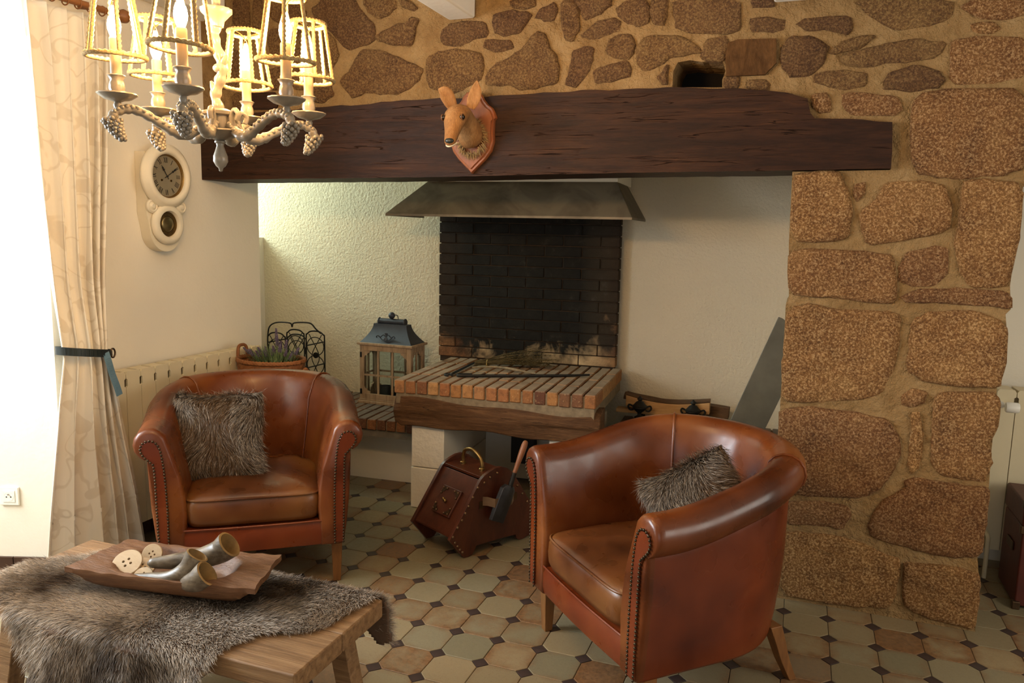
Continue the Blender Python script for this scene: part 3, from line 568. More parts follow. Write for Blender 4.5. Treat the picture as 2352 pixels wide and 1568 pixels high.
for s in (-1,1):
    g.tube(bez([(cx,ly0+.012,rz+.045),(cx+s*.02,ly0+.010,rz+.055),(cx+s*.04,ly0+.008,rz+.04),(cx+s*.055,ly0+.006,rz+.05),(cx+s*.066,ly0+.006,rz+.042),(cx+s*.06,ly0+.006,rz+.036)],4),.0035,6)
    g.tube(bez([(cx+s*.045,ly0+.010,rz+.045),(cx+s*.03,ly0+.008,rz+.028),(cx+s*.015,ly0+.006,rz+.022)],4),.003,6)
for k in range(5):
    a=(k-2)*.35; g.tube([(cx,ly0+.014,rz+.048),(cx+.02*math.sin(a),ly0+.004,rz+.048-.032*math.cos(a))],[.0035,.0045],6)
    g.tube([(cx,ly0+.016,rz+.05),(cx+.014*math.sin(a),ly0+.016,rz+.05+.018*math.cos(a))],[.003,.004],6)
g.obj('scroll_ornament',MT['lmetal'],la,smooth=60)
zt=rz+.132; g=G(); g.lathe([(.0001,-.098),(.022,-.098),(.025,-.092),(.020,-.088),(.020,.088),(.025,.092),(.022,.098),(.0001,.098)],(cx,cy,zt),'x',18).obj('ridge_cylinder',MT['lmetal'],la,smooth=40)
G().ball((cx-.004,cy,zt+.040),.022,14,10).obj('ball_finial',MT['lmetal'],la,smooth=60)
G().tube(bez([(cx+.012,cy,zt+.045),(cx+.036,cy,zt+.042),(cx+.044,cy,zt+.018)],5),.003,6).obj('wire_hook',MT['lmetal'],la,smooth=60)
MT['wax']=simple('dark_candle_cup',(.05,.055,.05),.3,0,.2)
for k,x in enumerate((cx-.055,cx+.045)):
    c=thing('tea_light_cup','dark glass candle cup inside the lantern, '+('left of the two' if k==0 else 'right of the two'),'candle holder',(x,cy,lz+.03),group='candle cups in the lantern')
    G().lathe([(.030,0),(.036,.004),(.040,.075),(.037,.075),(.033,.01),(.0001,.01)],(x,cy,lz+.0302),'z',18).obj('cup',MT['wax'],c,smooth=40)
    G().lathe([(.031,0),(.031,.03),(.0001,.03)],(x,cy,lz+.041),'z',16).obj('candle',simple('grey_wax',(.3,.3,.26),.5),c,smooth=40)
# ------------------------------------------------------------------ wire wine rack
wr=thing('wine_rack','black wrought-iron bottle rack with hoops in the niche corner','wine rack',(-3.12,4.25,BZ))
def rod(pts,r=.004,nm='wire',n=6): return G().tube(pts,r,n).obj(nm,MT['iron'],wr,smooth=60)
for yy in (4.17,4.36):
    x0,x1=-3.25,-2.95
    if yy>4.2: x0,x1=-3.24,-2.94
    zt=.865
    for xa,xb in ((x0,x0+.14),(x0+.155,x1)):
        rod(bez([(xa,yy,BZ),(xa,yy,zt-.06),(xa+.01,yy,zt-.02),((xa+xb)/2-.03,yy,zt),((xa+xb)/2+.03,yy,zt),(xb-.01,yy,zt-.02),(xb,yy,zt-.06),(xb,yy,BZ)],5),.005,'frame')
        cxm=(xa+xb)/2
        for k in range(3):
            zc=BZ+.08+.125*k; h=.062; w_=(xb-xa)/2-.006
            rod([(cxm+w_*math.cos(a),yy,zc+h*math.sin(a)) for a in [q*2*PI/20 for q in range(21)]],.0032,'hoop')
        for s in (-1,1): rod(bez([(cxm-s*.06,yy,BZ+.01),(cxm+s*.02,yy,BZ+.13),(cxm-s*.03,yy,BZ+.26),(cxm+s*.05,yy,zt-.02)],5),.003,'scroll_wire')
    G().lathe([(.0001,-.004),(.020,-.004),(.020,.004),(.0001,.004)],(x1-.07,yy,BZ+.27),'y',14).obj('disc',MT['iron'],wr)
for x in (-3.245,-2.945):
    for z in (BZ+.01,BZ+.22,.80): rod([(x,4.17,z),(x+.005,4.36,z)],.0045,'cross_bar')
rod(bez([(-3.25,4.17,.82),(-3.235,4.17,.90),(-3.20,4.2,.93),(-3.11,4.22,.93),(-3.10,4.23,.905),(-3.09,4.24,.93),(-3.00,4.28,.93),(-2.965,4.3,.89),(-2.94,4.32,.86)],5),.005,'carry_handle')
# ------------------------------------------------------------------ andirons and logs on the right bench
def andiron(x,y,label):
    t=thing('andiron',label,'andiron',(x,y,BZ+.002),group='pair of urn-topped andirons')
    z=BZ+.002
    G().lathe([(.0001,.042),(.024,.042),(.030,.050),(.020,.056),(.012,.062),(.011,.074),(.016,.080),(.034,.095),(.044,.108),(.043,.113),(.046,.116),(.036,.124),(.028,.134),(.022,.141),(.012,.146),(.010,.150),(.016,.156),(.015,.164),(.007,.171),(.002,.178),(.0001,.179)],(x,y,z),'z',18).obj('urn',MT['iron'],t,smooth=45)
    for s in (-1,1):
        G().tube(bez([(x+s*.040,y,z+.112),(x+s*.062,y,z+.120),(x+s*.068,y,z+.104),(x+s*.055,y,z+.090),(x+s*.036,y,z+.093)],5),.0055,6).obj('handle',MT['iron'],t,smooth=60)
        G().tube(bez([(x,y,z+.04),(x+s*.03,y,z+.035),(x+s*.06,y,z+.02),(x+s*.075,y,z+.008),(x+s*.085,y,z+.006)],5),.007,6).obj('foot',MT['iron'],t,smooth=60)
    G().tube(bez([(x,y,z+.045),(x,y+.05,z+.045),(x,y+.14,z+.045),(x,y+.15,z+.03),(x,y+.15,z)],4),.008,6).obj('log_bar',MT['iron'],t,smooth=60)
andiron(-.835,4.46,'black iron andiron with urn finial, nearer the hearth'); andiron(-.53,4.49,'black iron andiron with urn finial, nearer the stone pillar')
MT['splitwood']=wood('split_log_wood',[(.25,(.30,.15,.055)),(.5,(.48,.28,.12)),(.75,(.60,.38,.18))],(2,26,26),.8,.4,seed=True)
MT['bark']=wood('log_bark',[(.3,(.05,.025,.012)),(.6,(.14,.075,.035)),(.8,(.22,.13,.065))],(5,25,25),.9,.8,seed=True)
def log(label,p0,p1,poly,bark=False,bow=0):
    p0,p1=Vector(p0),Vector(p1); d=(p1-p0).normalized(); a=Vector((0,0,1)); a=(a-d*a.dot(d)).normalized(); b=d.cross(a); rings=[]
    for i in range(9):
        t=i/8; c=p0.lerp(p1,t)+a*bow*math.sin(PI*t); rings.append([c+b*(u*(1+.05*math.sin(7*t+k)))+a*(v*(1+.06*math.cos(5*t+k))) for k,(u,v) in enumerate(poly)])
    t=thing('firewood_log',label,'log',p0,group='logs on the andirons')
    G().loft(rings).obj('split_wood',MT['bark'] if bark else MT['splitwood'],t,smooth=35,bevel=.003)
    return rings,t
tri=[(-.030,-.022),(.032,-.022),(.026,.020),(-.004,.034)]; slab=[(-.035,-.011),(.035,-.012),(.033,.011),(-.034,.010)]
half=[(.04*math.cos(a),.04*math.sin(a)-.015) for a in [0,.5,1.05,1.57,2.1,2.6,PI]]
z0=BZ+.062
log('thin flat split log lying lowest across both andirons',(-.985,4.53,z0+.012),(-.475,4.555,z0-.002+.010),slab)
r,t=log('bowed split log with bark on its upper edge, in the middle of the pile',(-.93,4.535,z0+.075),(-.44,4.54,z0+.072),[(-.022,-.036),(.024,-.036),(.026,.028),(-.020,.040)],bow=-.030)
G().loft([[Vector(q[3])+Vector((0,-.002,.001)),Vector(q[2])+Vector((0,.004,.001)),Vector(q[2])+Vector((0,.004,.009)),Vector(q[3])+Vector((0,-.002,.009))] for q in r]).obj('bark',MT['bark'],t)
log('round dark log end sticking out at the left back of the pile',(-.955,4.60,z0+.085),(-.70,4.605,z0+.055),half,True)
log('dark squared log sticking out at the right back of the pile',(-.60,4.60,z0+.05),(-.335,4.60,z0+.035),[(-.03,-.03),(.03,-.03),(.03,.032),(-.03,.034)],True)
# tall grey metal plate leaning in the niche
MT['zinc']=simple('grey_zinc_sheet',(.115,.105,.078),.5,.2,.25,5)
t=math.radians(20); M=Matrix.Translation((-.345,4.28,BZ+.016))@Matrix.Rotation(t,4,'Y')
pl=G(M).prism([(0.0,.066),(.18,0),(.185,.62),(.17,.70),(.02,.735),(0,.735)],lambda a,b:(a,0,b),lambda a,b:(a,.014,b)).obj('metal_plate',MT['zinc'],bevel=.003)
tag(pl,'tall grey metal plate leaning in the niche beside the stone pillar','metal plate')
# ------------------------------------------------------------------ coal box
MT['mahog']=wood('mahogany',[(.25,(.026,.007,.004)),(.5,(.075,.019,.009)),(.8,(.14,.042,.017))],(9,9,3),.32,.08,spec=.5)
MT['brass']=simple('aged_brass',(.30,.18,.06),.35,.9,.2,30)
MT['studm']=simple('worn_stud',(.22,.13,.07),.35,.8,.2,30)
MT['bronze']=simple('dark_bronze',(.09,.055,.03),.4,.8,.25,30)
U=Vector((.46688,.88432,0)); N=Vector((.88432,-.46688,0)); A0=Vector((-1.413,3.239,0))
def cb(u,w,z): return A0+U*u-N*w+Vector((0,0,z))
side=[(-.003,.002),(.025,.0),(.045,.006),(.060,.022),(.072,.045),(.20,.043),(.327,.037),(.336,.014),(.352,.002),(.375,.001),(.41,.008),(.44,.022),(.460,.040),(.492,.104),(.40,.225),(.317,.343),(.295,.372),(.264,.396),(.222,.411),(.184,.410),(.148,.400),(.116,.387),(.092,.368),(-.01,.225),(-.092,.112)]
coal=thing('coal_box','mahogany coal box with slanted door, brass handle and studded sides','coal box',A0)
WB=.325
for w0,w1 in ((0,.018),(WB-.018,WB)):
    G().prism(side,lambda a,b:cb(a,w0,b),lambda a,b:cb(a,w1,b)).obj('side_panel',MT['mahog'],coal,bevel=.003)
g=G(); 
def cbox(u0,z0,u1,z1,w0,w1,th):
    d=Vector((u1-u0,z1-z0)).normalized(); n=Vector((d.y,-d.x))*th
    q=[(u0,z0),(u1,z1),(u1+n.x,z1+n.y),(u0+n.x,z0+n.y)]
    return G().prism(q,lambda a,b:cb(a,w0,b),lambda a,b:cb(a,w1,b))
cbox(-.072,.118,.105,.362,.018,WB-.018,.016).obj('slanted_front',MT['mahog'],coal,bevel=.002)
cbox(.108,.364,.262,.372,.018,WB-.018,-.014).obj('lid',MT['mahog'],coal,bevel=.002)
cbox(.262,.370,.468,.105,.018,WB-.018,.014).obj('back_panel',MT['mahog'],coal)
cbox(-.072,.112,.06,.052,.018,WB-.018,-.012).obj('lower_front',MT['mahog'],coal); cbox(.06,.052,.45,.05,.018,WB-.018,-.012).obj('bottom',MT['mahog'],coal)
fd=Vector((.177,.244)).normalized(); fn=Vector((-fd.y,fd.x))
def onf(s,w,h): 
    p=Vector((-.072,.118))+fd*s+fn*h; return cb(p.x,w,p.y)
def fbox(s0,s1,w0,w1,h0,h1): return G().add([onf(s,w,h) for s in(s0,s1) for w in(w0,w1) for h in(h0,h1)],[(0,1,3,2),(4,6,7,5),(0,4,5,1),(2,3,7,6),(0,2,6,4),(1,5,7,3)])
ff=fbox(.075,.215,.082,.225,.0,.014).obj('raised_door',MT['mahog'],coal,bevel=.003)
for s,w,sa,wa in ((.083,.09,1,1),(.083,.217,1,-1),(.207,.09,-1,1),(.207,.217,-1,-1)):
    poly=[(0,0),(.040,0),(.036,.012),(.024,.012),(.022,.024),(.012,.024),(.012,.036),(0,.04)]
    G().prism(poly,lambda a,b:onf(s+sa*a,w+wa*b,.014),lambda a,b:onf(s+sa*a,w+wa*b,.0165)).obj('corner_plate',MT['bronze'],ff)
    gg=G()
    for a,b in ((.006,.006),(.034,.005),(.005,.034)): gg.ball(onf(s+sa*a,w+wa*b,.018),.0052,8,5)
    gg.obj('corner_stud',MT['studm'],ff,smooth=60)
for q in (-.008,.010): G().ball(onf(.145+q*.3,.155+q,.026),(.0085,.0085,.0085),10,7).obj('knob',MT['brass'],ff,smooth=60)
# brass handle on lid
h0,h1=cb(.17,.235,.372),cb(.17,.085,.372)
G().tube(bez([h0+Vector((0,0,.004)),h0+Vector((0,0,.05)),h0.lerp(h1,.12)+Vector((0,0,.085)),h0.lerp(h1,.5)+Vector((0,0,.098)),h0.lerp(h1,.88)+Vector((0,0,.072)),h1+Vector((0,0,.035)),h1+Vector((0,0,.004))],6),.0095,10).obj('carry_handle',MT['brass'],coal,smooth=60)
for h in (h0,h1): G().lathe([(.024,0),(.022,.004),(.013,.006),(.012,.016),(.016,.019),(.012,.023),(.0001,.023)],h,'z',14).obj('handle_rose',MT['brass'],coal,smooth=40)
for k,(u,z) in enumerate([(-.072,.125),(-.045,.165),(-.02,.195),(.0,.225),(.02,.255),(.045,.293),(.075,.335),(.115,.352),(.15,.372),(.195,.385),(-.06,.095),(-.045,.072),(-.03,.052),(-.015,.035),(.29,.345),(.33,.295),(.365,.245),(.40,.195),(.44,.14),(.47,.105),(.455,.07),(.44,.05)]):
    G().ball(cb(u,-.001,z),.0068,8,5).obj('stud',MT['studm'],coal,smooth=60)
# leather loop holding the shovel
lo=[(.105,-.001,.262),(.125,-.012,.260),(.15,-.040,.252),(.20,-.046,.250),(.255,-.044,.246),(.285,-.018,.243),(.305,-.001,.243)]
g=G(); g.loft([[cb(u,w,z-.022),cb(u,w-.003,z-.022),cb(u,w-.003,z+.022),cb(u,w,z+.022)] for u,w,z in lo]); g.obj('leather_loop',simple('brown_strap',(.16,.095,.05),.6,0,.2,20,.2),coal,smooth=30)
for u in (.098,.312): G().prism([(u-.014,.226),(u+.014,.226),(u+.016,.243),(u+.014,.262),(u-.014,.262)],lambda a,b:cb(a,-.0005,b),lambda a,b:cb(a,-.0035,b)).obj('strap_plate',MT['bronze'],coal)
sh=thing('coal_shovel','small iron coal shovel with a wooden handle held in the strap of the coal box','shovel',cb(.2,-.03,.2))
ax=(cb(.272,-.03,.40)-cb(.165,-.022,.16)).normalized(); sp=cb(.165,-.020,.155)
lat=U.cross(Vector((0,0,1))); sx_=ax.cross(lat).normalized()
def shp(s,a,h): return sp+ax*s+sx_*a+lat*h
sc=[[shp(s,-w,.004+e),shp(s,-w*.94,.026),shp(s,-w*.35,.034+r_),shp(s,w*.35,.034+r_),shp(s,w*.94,.026),shp(s,w,.004+e),shp(s,w*.5,.012),shp(s,-w*.5,.012)] for s,w,e,r_ in ((0,.043,.0,-.012),(.05,.045,0,0),(.12,.046,0,.003),(.165,.044,0,.006),(.185,.026,.002,.0))]
G().loft(sc).obj('blade',simple('grey_blade_iron',(.055,.055,.062),.45,.7,.2,20),sh,smooth=30,bevel=.002)
G().tube([shp(.175,0,.024),shp(.225,0,.022),shp(.25,0,.020)],[.013,.011,.0115],10).obj('socket',MT['iron'],sh,smooth=40)
G().tube([shp(s,0,.020) for s in (.245,.27,.30,.33,.36,.39,.41,.417)],[.0105,.011,.0125,.0145,.0158,.0155,.0125,.006],12).obj('wooden_handle',wood('turned_handle',[(.3,(.17,.06,.025)),(.7,(.33,.13,.055))],(20,20,4),.35,.1),sh,smooth=60)
# ------------------------------------------------------------------ roe deer trophy
tr=thing('deer_trophy','stuffed doe head on a polished wooden shield hung on the mantel beam','trophy',(-1.455,3.36,2.0))
half_s=[(0,.180),(.028,.179),(.045,.165),(.055,.145),(.075,.122),(.098,.106),(.108,.088),(.117,.062),(.108,.052),(.106,.0),(.108,-.045),(.095,-.085),(.068,-.12),(.036,-.15),(.012,-.172),(0,-.184)]
sh_=half_s+[(-a,b) for a,b in half_s[::-1][1:-1]]
MT['shield']=wood('polished_cherry',[(.25,(.14,.035,.012)),(.5,(.24,.07,.023)),(.8,(.34,.115,.04))],(12,12,3),.3,.05,spec=.5)
def shl(k,y): return [(-1.455+a*k,y,1.998+b*k) for a,b in sh_]
G().loft([shl(1,3.372),shl(1,3.355),shl(.97,3.349),shl(.90,3.350),shl(.88,3.342)]).obj('shield',MT['shield'],tr,smooth=35)
def m_fur(name):
    m=NT(name,.8,0,.2); co=m.co((1,1,1)); f=m.noise(m.co((1,1,.35)),120,3,.7); g=m.noise(co,9,4)
    m.col(m.mix(m.maprange(f,.35,.7,.0,.5),m.ramp(g,[(.35,(.26,.115,.035)),(.55,(.36,.175,.062)),(.7,(.43,.235,.095))]),(.15,.07,.028))); m.bump(f,.6,.004); return m.m
MT['doe']=m_fur('doe_hair')
sp=[((-1.447,3.348,1.972),.070,.078),((-1.447,3.315,1.985),.060,.068),((-1.446,3.275,2.018),.049,.056),((-1.447,3.235,2.043),.047,.050),((-1.449,3.205,2.060),.052,.046),((-1.450,3.178,2.056),.057,.044),((-1.449,3.155,2.034),.056,.042),((-1.446,3.134,2.004),.045,.036),((-1.443,3.114,1.974),.035,.029),((-1.440,3.096,1.948),.030,.025),((-1.437,3.080,1.929),.0275,.022),((-1.436,3.070,1.918),.022,.016),((-1.435,3.066,1.914),.010,.008)]
rings=[]
for i,(c,rx,rz) in enumerate(sp):
    c=Vector(c); t=(Vector(sp[min(i+1,len(sp)-1)][0])-Vector(sp[max(i-1,0)][0])).normalized(); a=Vector((1,0,0)); a=(a-t*a.dot(t)).normalized(); b=a.cross(t)
    rings.append([c+a*rx*math.cos(q)+b*rz*math.sin(q)*(1.0 if math.sin(q)*b.z>0 else .95) for q in [2*PI*k/20 for k in range(20)]])
hd=G().loft(rings).obj('head',MT['doe'],tr,smooth=80,subsurf=1)
MT['eye']=simple('glass_eye',(.012,.007,.004),.06,0,.05,5,spec=.8)
for x,y,z in ((-1.4045,3.130,2.034),(-1.4935,3.132,2.034)): 
    G().ball((x,y,z),(.0115,.0135,.0115),12,8).obj('eye',MT['eye'],hd,smooth=80)
    G().tube([(x+.003*(1 if x>-1.45 else -1),y-.004+.014*math.cos(a),z+.012*math.sin(a)) for a in [q*2*PI/16 for q in range(16)]],.0028,6,closed=True).obj('eyelid',simple('eyelid_hair',(.16,.07,.028),.8),hd,smooth=60)
G().ball((-1.436,3.068,1.928),(.021,.012,.0125),12,8).obj('nose',simple('nose_leather',(.015,.018,.016),.3),hd,smooth=80)
G().tube(bez([(-1.462,3.092,1.922),(-1.450,3.072,1.908),(-1.436,3.064,1.904),(-1.422,3.072,1.908),(-1.411,3.092,1.922)],4),[.0035]*17,6).obj('muzzle_patch',simple('pale_muzzle_hair',(.6,.5,.36),.8),hd,smooth=60)
def ear(base,tip,bend,w,fw):
    base,tip,bend=Vector(base),Vector(tip),Vector(bend); pts=bez([base,(base+tip)/2+bend*.5,tip],8); rings=[]
    for i,p in enumerate(pts):
        t=i/(len(pts)-1); ww=w*(math.sin(PI*min(1,.18+t*.82))**.8)+.001; d=(pts[min(i+1,len(pts)-1)]-pts[max(i-1,0)]).normalized(); a=Vector(fw).cross(d).normalized(); f=Vector(fw)
        rings.append([p+a*ww*math.cos(q)+f*(ww*.35*math.sin(q)-ww*.45*(1-abs(math.cos(q)))*(1 if math.sin(q)>0 else 0)) for q in [2*PI*k/12 for k in range(12)]])
    return G().loft(rings)
ear((-1.484,3.21,2.083),(-1.556,3.205,2.170),(-.004,0,.045),.030,(.35,-1,0)).obj('ear',MT['doe'],hd,smooth=80)
ear((-1.405,3.215,2.083),(-1.376,3.215,2.200),(.014,0,0),.029,(.1,-1,0)).obj('ear',MT['doe'],hd,smooth=80)
MT['ruff']=simple('neck_ruff_hair',(.25,.15,.055),.9,0,.4,60,.6)
g=G()
for k in range(420):
    a=rnd.uniform(0,2*PI); rr=.068+rnd.uniform(-.008,.010); y=rnd.uniform(3.31,3.347); c=Vector((-1.447+rr*math.cos(a),y,1.970+rr*1.1*math.sin(a)))
    d=Vector((math.cos(a)*.6,.5*rnd.uniform(.2,1),math.sin(a)*.6-.3)).normalized()*rnd.uniform(.012,.026); s=Vector((-math.sin(a),0,math.cos(a)))*.0022
    b=len(g.v); g.v+=[tuple(c-s-d*.4),tuple(c+s-d*.4),tuple(c+d+Vector((0,-.004,0)))]; g.f.append((b,b+1,b+2))
g.obj('neck_ruff',MT['ruff'],hd,kind='stuff',recalc=False)
# ------------------------------------------------------------------ wall clock
MT['cream']=simple('cream_paint',(.74,.66,.50),.45,0,.06,7,.05)
ck=thing('wall_clock','cream painted figure-eight pendulum wall clock with roman dial','clock',(XL,3.05,1.66))
CY,CZ=3.045,1.785; PZ=1.552
def outline():
    pts=[]
    for a in [PI*.0+PI*k/24 for k in range(25)]: pts.append((CY+.098*math.cos(a)*1.0,1.50-.098*math.sin(a)))
    pts=[(CY+.098,1.515)]+[(CY+.098*math.cos(a),1.515-.098*math.sin(a)) for a in [PI*k/20 for k in range(1,20)]]+[(CY-.098,1.515),(CY-.118,1.60),(CY-.118,1.895),(CY+.118,1.895),(CY+.118,1.60)]
    return pts
G().prism(outline(),lambda a,b:(XL+.001,a,b),lambda a,b:(XL+.062,a,b)).obj('case',MT['cream'],ck,bevel=.004)
G().lathe([(.118,.055),(.150,.060),(.158,.072),(.156,.084),(.146,.090),(.140,.100),(.126,.107),(.112,.104),(.106,.094),(.104,.074),(.090,.07)],(XL,CY,CZ),'x',56,cap=False).obj('dial_bezel',MT['cream'],ck,smooth=50)
G().lathe([(.07,.055),(.092,.058),(.100,.066),(.100,.078),(.092,.088),(.080,.094),(.066,.091),(.062,.082),(.061,.07)],(XL,CY,PZ),'x',44,cap=False).obj('pendulum_bezel',MT['cream'],ck,smooth=50)
G().lathe([(.0001,.062),(.106,.062),(.106,.076),(.0001,.076)],(XL,CY,CZ),'x',48).obj('dial_plate',simple('brushed_dial_silver',(.36,.31,.21),.36,.45,.1,4),ck,smooth=30)
G().lathe([(.100,.076),(.1055,.084),(.1035,.09),(.099,.084),(.098,.0763)],(XL,CY,CZ),'x',48,cap=False).obj('dial_ring',MT['brass'],ck,smooth=50)
dk=simple('pendulum_glass_dark',(.035,.026,.014),.25); G().lathe([(.0001,.06),(.063,.06),(.063,.072),(.0001,.072)],(XL,CY,PZ),'x',36).obj('pendulum_back',dk,ck)
for r in (.044,.051,.058): G().lathe([(r-.002,.072),(r-.002,.075),(r+.001,.075),(r+.001,.072)],(XL,CY,PZ),'x',36,cap=False).obj('gilt_ring',MT['brass'],ck,smooth=50)
G().lathe([(.0001,.080),(.02,.0795),(.034,.077),(.040,.073),(.040,.070)],(XL,CY,PZ),'x',32).obj('pendulum_bob',simple('pendulum_brass',(.25,.19,.09),.3,.9,.1,10),ck,smooth=60)
MT['ink']=simple('black_print',(.012,.011,.010),.5)
def stroke(g,y0,z0,y1,z1,w):
    d=Vector((y1-y0,z1-z0)); L=d.length; n=Vector((-d.y,d.x))/L*w/2
    q=[(y0+n.x,z0+n.y),(y1+n.x,z1+n.y),(y1-n.x,z1-n.y),(y0-n.x,z0-n.y)]
    g.add([(XL+.0764,a,b) for a,b in q]+[(XL+.077,a,b) for a,b in q],[(4,5,6,7),(0,1,5,4),(1,2,6,5),(2,3,7,6),(3,0,4,7)])
ROM=['XII','I','II','III','IV','V','VI','VII','VIII','IX','X','XI']; ROM[4]='IIII'
for h,s in enumerate(ROM):
    g=G(); a=-2*PI*h/12+PI/2; rd=Vector((math.cos(a),math.sin(a))); tg_=Vector((math.sin(a),-math.cos(a)))
    wd={'I':.0065,'V':.012,'X':.012}; tot=sum(wd[c] for c in s); x=-tot/2
    def pt(u,v): q=rd*(.078+v)+tg_*u; return (CY+q.x,CZ+q.y)
    H=.013
    for c in s:
        w_=wd[c]
        if c=='I': stroke(g,*pt(x+w_/2,-H),*pt(x+w_/2,H),.0026)
        if c=='V': stroke(g,*pt(x+.002,H),*pt(x+w_/2,-H),.0028); stroke(g,*pt(x+w_-.002,H),*pt(x+w_/2,-H),.0014)
        if c=='X': stroke(g,*pt(x+.001,H),*pt(x+w_-.001,-H),.0028); stroke(g,*pt(x+w_-.001,H),*pt(x+.001,-H),.0014)
        x+=w_
    g.obj('roman_numeral',MT['ink'],ck)
for deg,L,w_ in ((-33,.062,.005),(58,.078,.004)):
    a=math.radians(90-deg); g=G(); d=Vector((math.cos(a),math.sin(a))); pp=lambda s,o=0:(XL+.082,CY+d.x*s-d.y*o,CZ+d.y*s+d.x*o)
    g.prism([(-.016,-.0015),(-.016,.0015),(L*.5,.0015),(L*.58,w_*1.4),(L*.66,.002),(L*.74,w_),(L*.82,.0015),(L,0),(L*.82,-.0015),(L*.74,-w_),(L*.66,-.002),(L*.58,-w_*1.4),(L*.5,-.0015)],lambda s,o:pp(s,o),lambda s,o:tuple(Vector(pp(s,o))+Vector((.0015,0,0)))).obj('clock_hand',MT['ink'],ck)
G().ball((XL+.085,CY,CZ),.005,8,6).obj('hand_boss',MT['ink'],ck)
for y in (-.03,.03): G().lathe([(.0035,.0762),(.0035,.078),(.006,.078),(.006,.0762)],(XL,CY+y,CZ-.02),'x',12).obj('winding_hole',MT['brass'],ck)
for s in (-1,1): G().lathe([(.030,.058),(.034,.064),(.034,.074),(.026,.080),(.022,.076),(.014,.078),(.010,.084),(.0001,.085)],(XL,CY+s*.093,1.638),'x',24).obj('rosette',MT['cream'],ck,smooth=50)
# ------------------------------------------------------------------ chandelier
MT['chand']=simple('grey_white_paint',(.23,.195,.15),.30,0,.18,30,.12,spec=.5)
MT['sleeve']=simple('cream_candle_sleeve',(.36,.28,.17),.5,0,.04)
def m_rope():
    m=NT('jute_rope',.95,0,.1); f=m.noise(m.co(),190,3,.7); m.col(m.ramp(f,[(.3,(.24,.15,.06)),(.7,(.52,.37,.18))])); m.bump(f,.8,.003)
    m.b.inputs['Subsurface Weight'].default_value=.0; return m.m
MT['rope']=m_rope()
mb=NT('glowing_bulb',.3); mb.b.inputs['Emission Color'].default_value=(1,.60,.24,1); mb.b.inputs['Emission Strength'].default_value=BULB; mb.b.inputs['Base Color'].default_value=(1,.9,.7,1); MT['bulb']=mb.m
CC=Vector((-1.437,1.670,1.851)); RC=.235; PH=4.04873
ch=thing('chandelier','six-arm painted chandelier with lit candle bulbs in rope-wrapped shade frames','chandelier',CC)
def cl(prof,nm,M='chand',n=24,fl=0,fn=0): return G().lathe(prof,CC,'z',n,fl,fn).obj(nm,MT[M],ch,smooth=45)
cl([(.0001,-.162),(.004,-.160),(.006,-.152),(.012,-.147),(.0185,-.135),(.018,-.122),(.013,-.108),(.009,-.096),(.010,-.090),(.014,-.088),(.014,-.084),(.009,-.080)],'drop_finial')
cl([(.009,-.082),(.020,-.078),(.044,-.070),(.060,-.060),(.056,-.056),(.036,-.054)],'leaf_bowl','chand',36,.05,12)
cl([(.034,-.058),(.036,-.040),(.034,-.022),(.040,-.018),(.040,-.010),(.030,-.006),(.020,-.002),(.0001,-.002)],'hub')
br=bez([(0,0,-.004),(-.010,0,.03),(.004,0,.065),(.014,0,.095),(.006,0,.13),(-.008,0,.17),(-.004,0,.20)],6)
g=G(); g.tube([CC+p for p in br],[.013+.002*math.sin(k*1.1) for k in range(len(br))],10)
g.ball(CC+Vector((.008,0,.098)),(.020,.018,.013),10,7)
for p,d in (((.012,0,.1),(.022,-.006,.028)),((-.006,0,.035),(-.014,-.004,.032))):
    p,d=Vector(p),Vector(d); g.tube([CC+p,CC+p+d*.5,CC+p+d],[.006,.0095,.003],8)
g.obj('branch_stem',MT['chand'],ch,smooth=50)
cl([(.010,.198),(.016,.200),(.019,.215),(.030,.228),(.038,.236),(.038,.244),(.012,.248),(.0001,.248)],'crown_cup','chand',28,.04,14)
G().tube([CC+Vector((0,0,z)) for z in (.246,.30,.36,.45)],[.010,.012,.009,.008],10).obj('upper_stem',MT['chand'],ch,smooth=50)
g=G()
for k in range(7):
    z=.46+.028*k; g.tube([CC+Vector((.008*math.cos(a)*(k%2),.008*math.cos(a)*((k+1)%2),z+.017*math.sin(a))) for a in [q*2*PI/12 for q in range(12)]],.0025,6,closed=True)
g.obj('chain',MT['chand'],ch,smooth=60)
G().tube([CC+Vector((0,0,.64)),CC+Vector((-.09,0,.665))],.004,6).obj('ceiling_hook',MT['chand'],ch)
def dir_(k): a=PH+k*PI/3; return Vector((math.cos(a),math.sin(a),0))
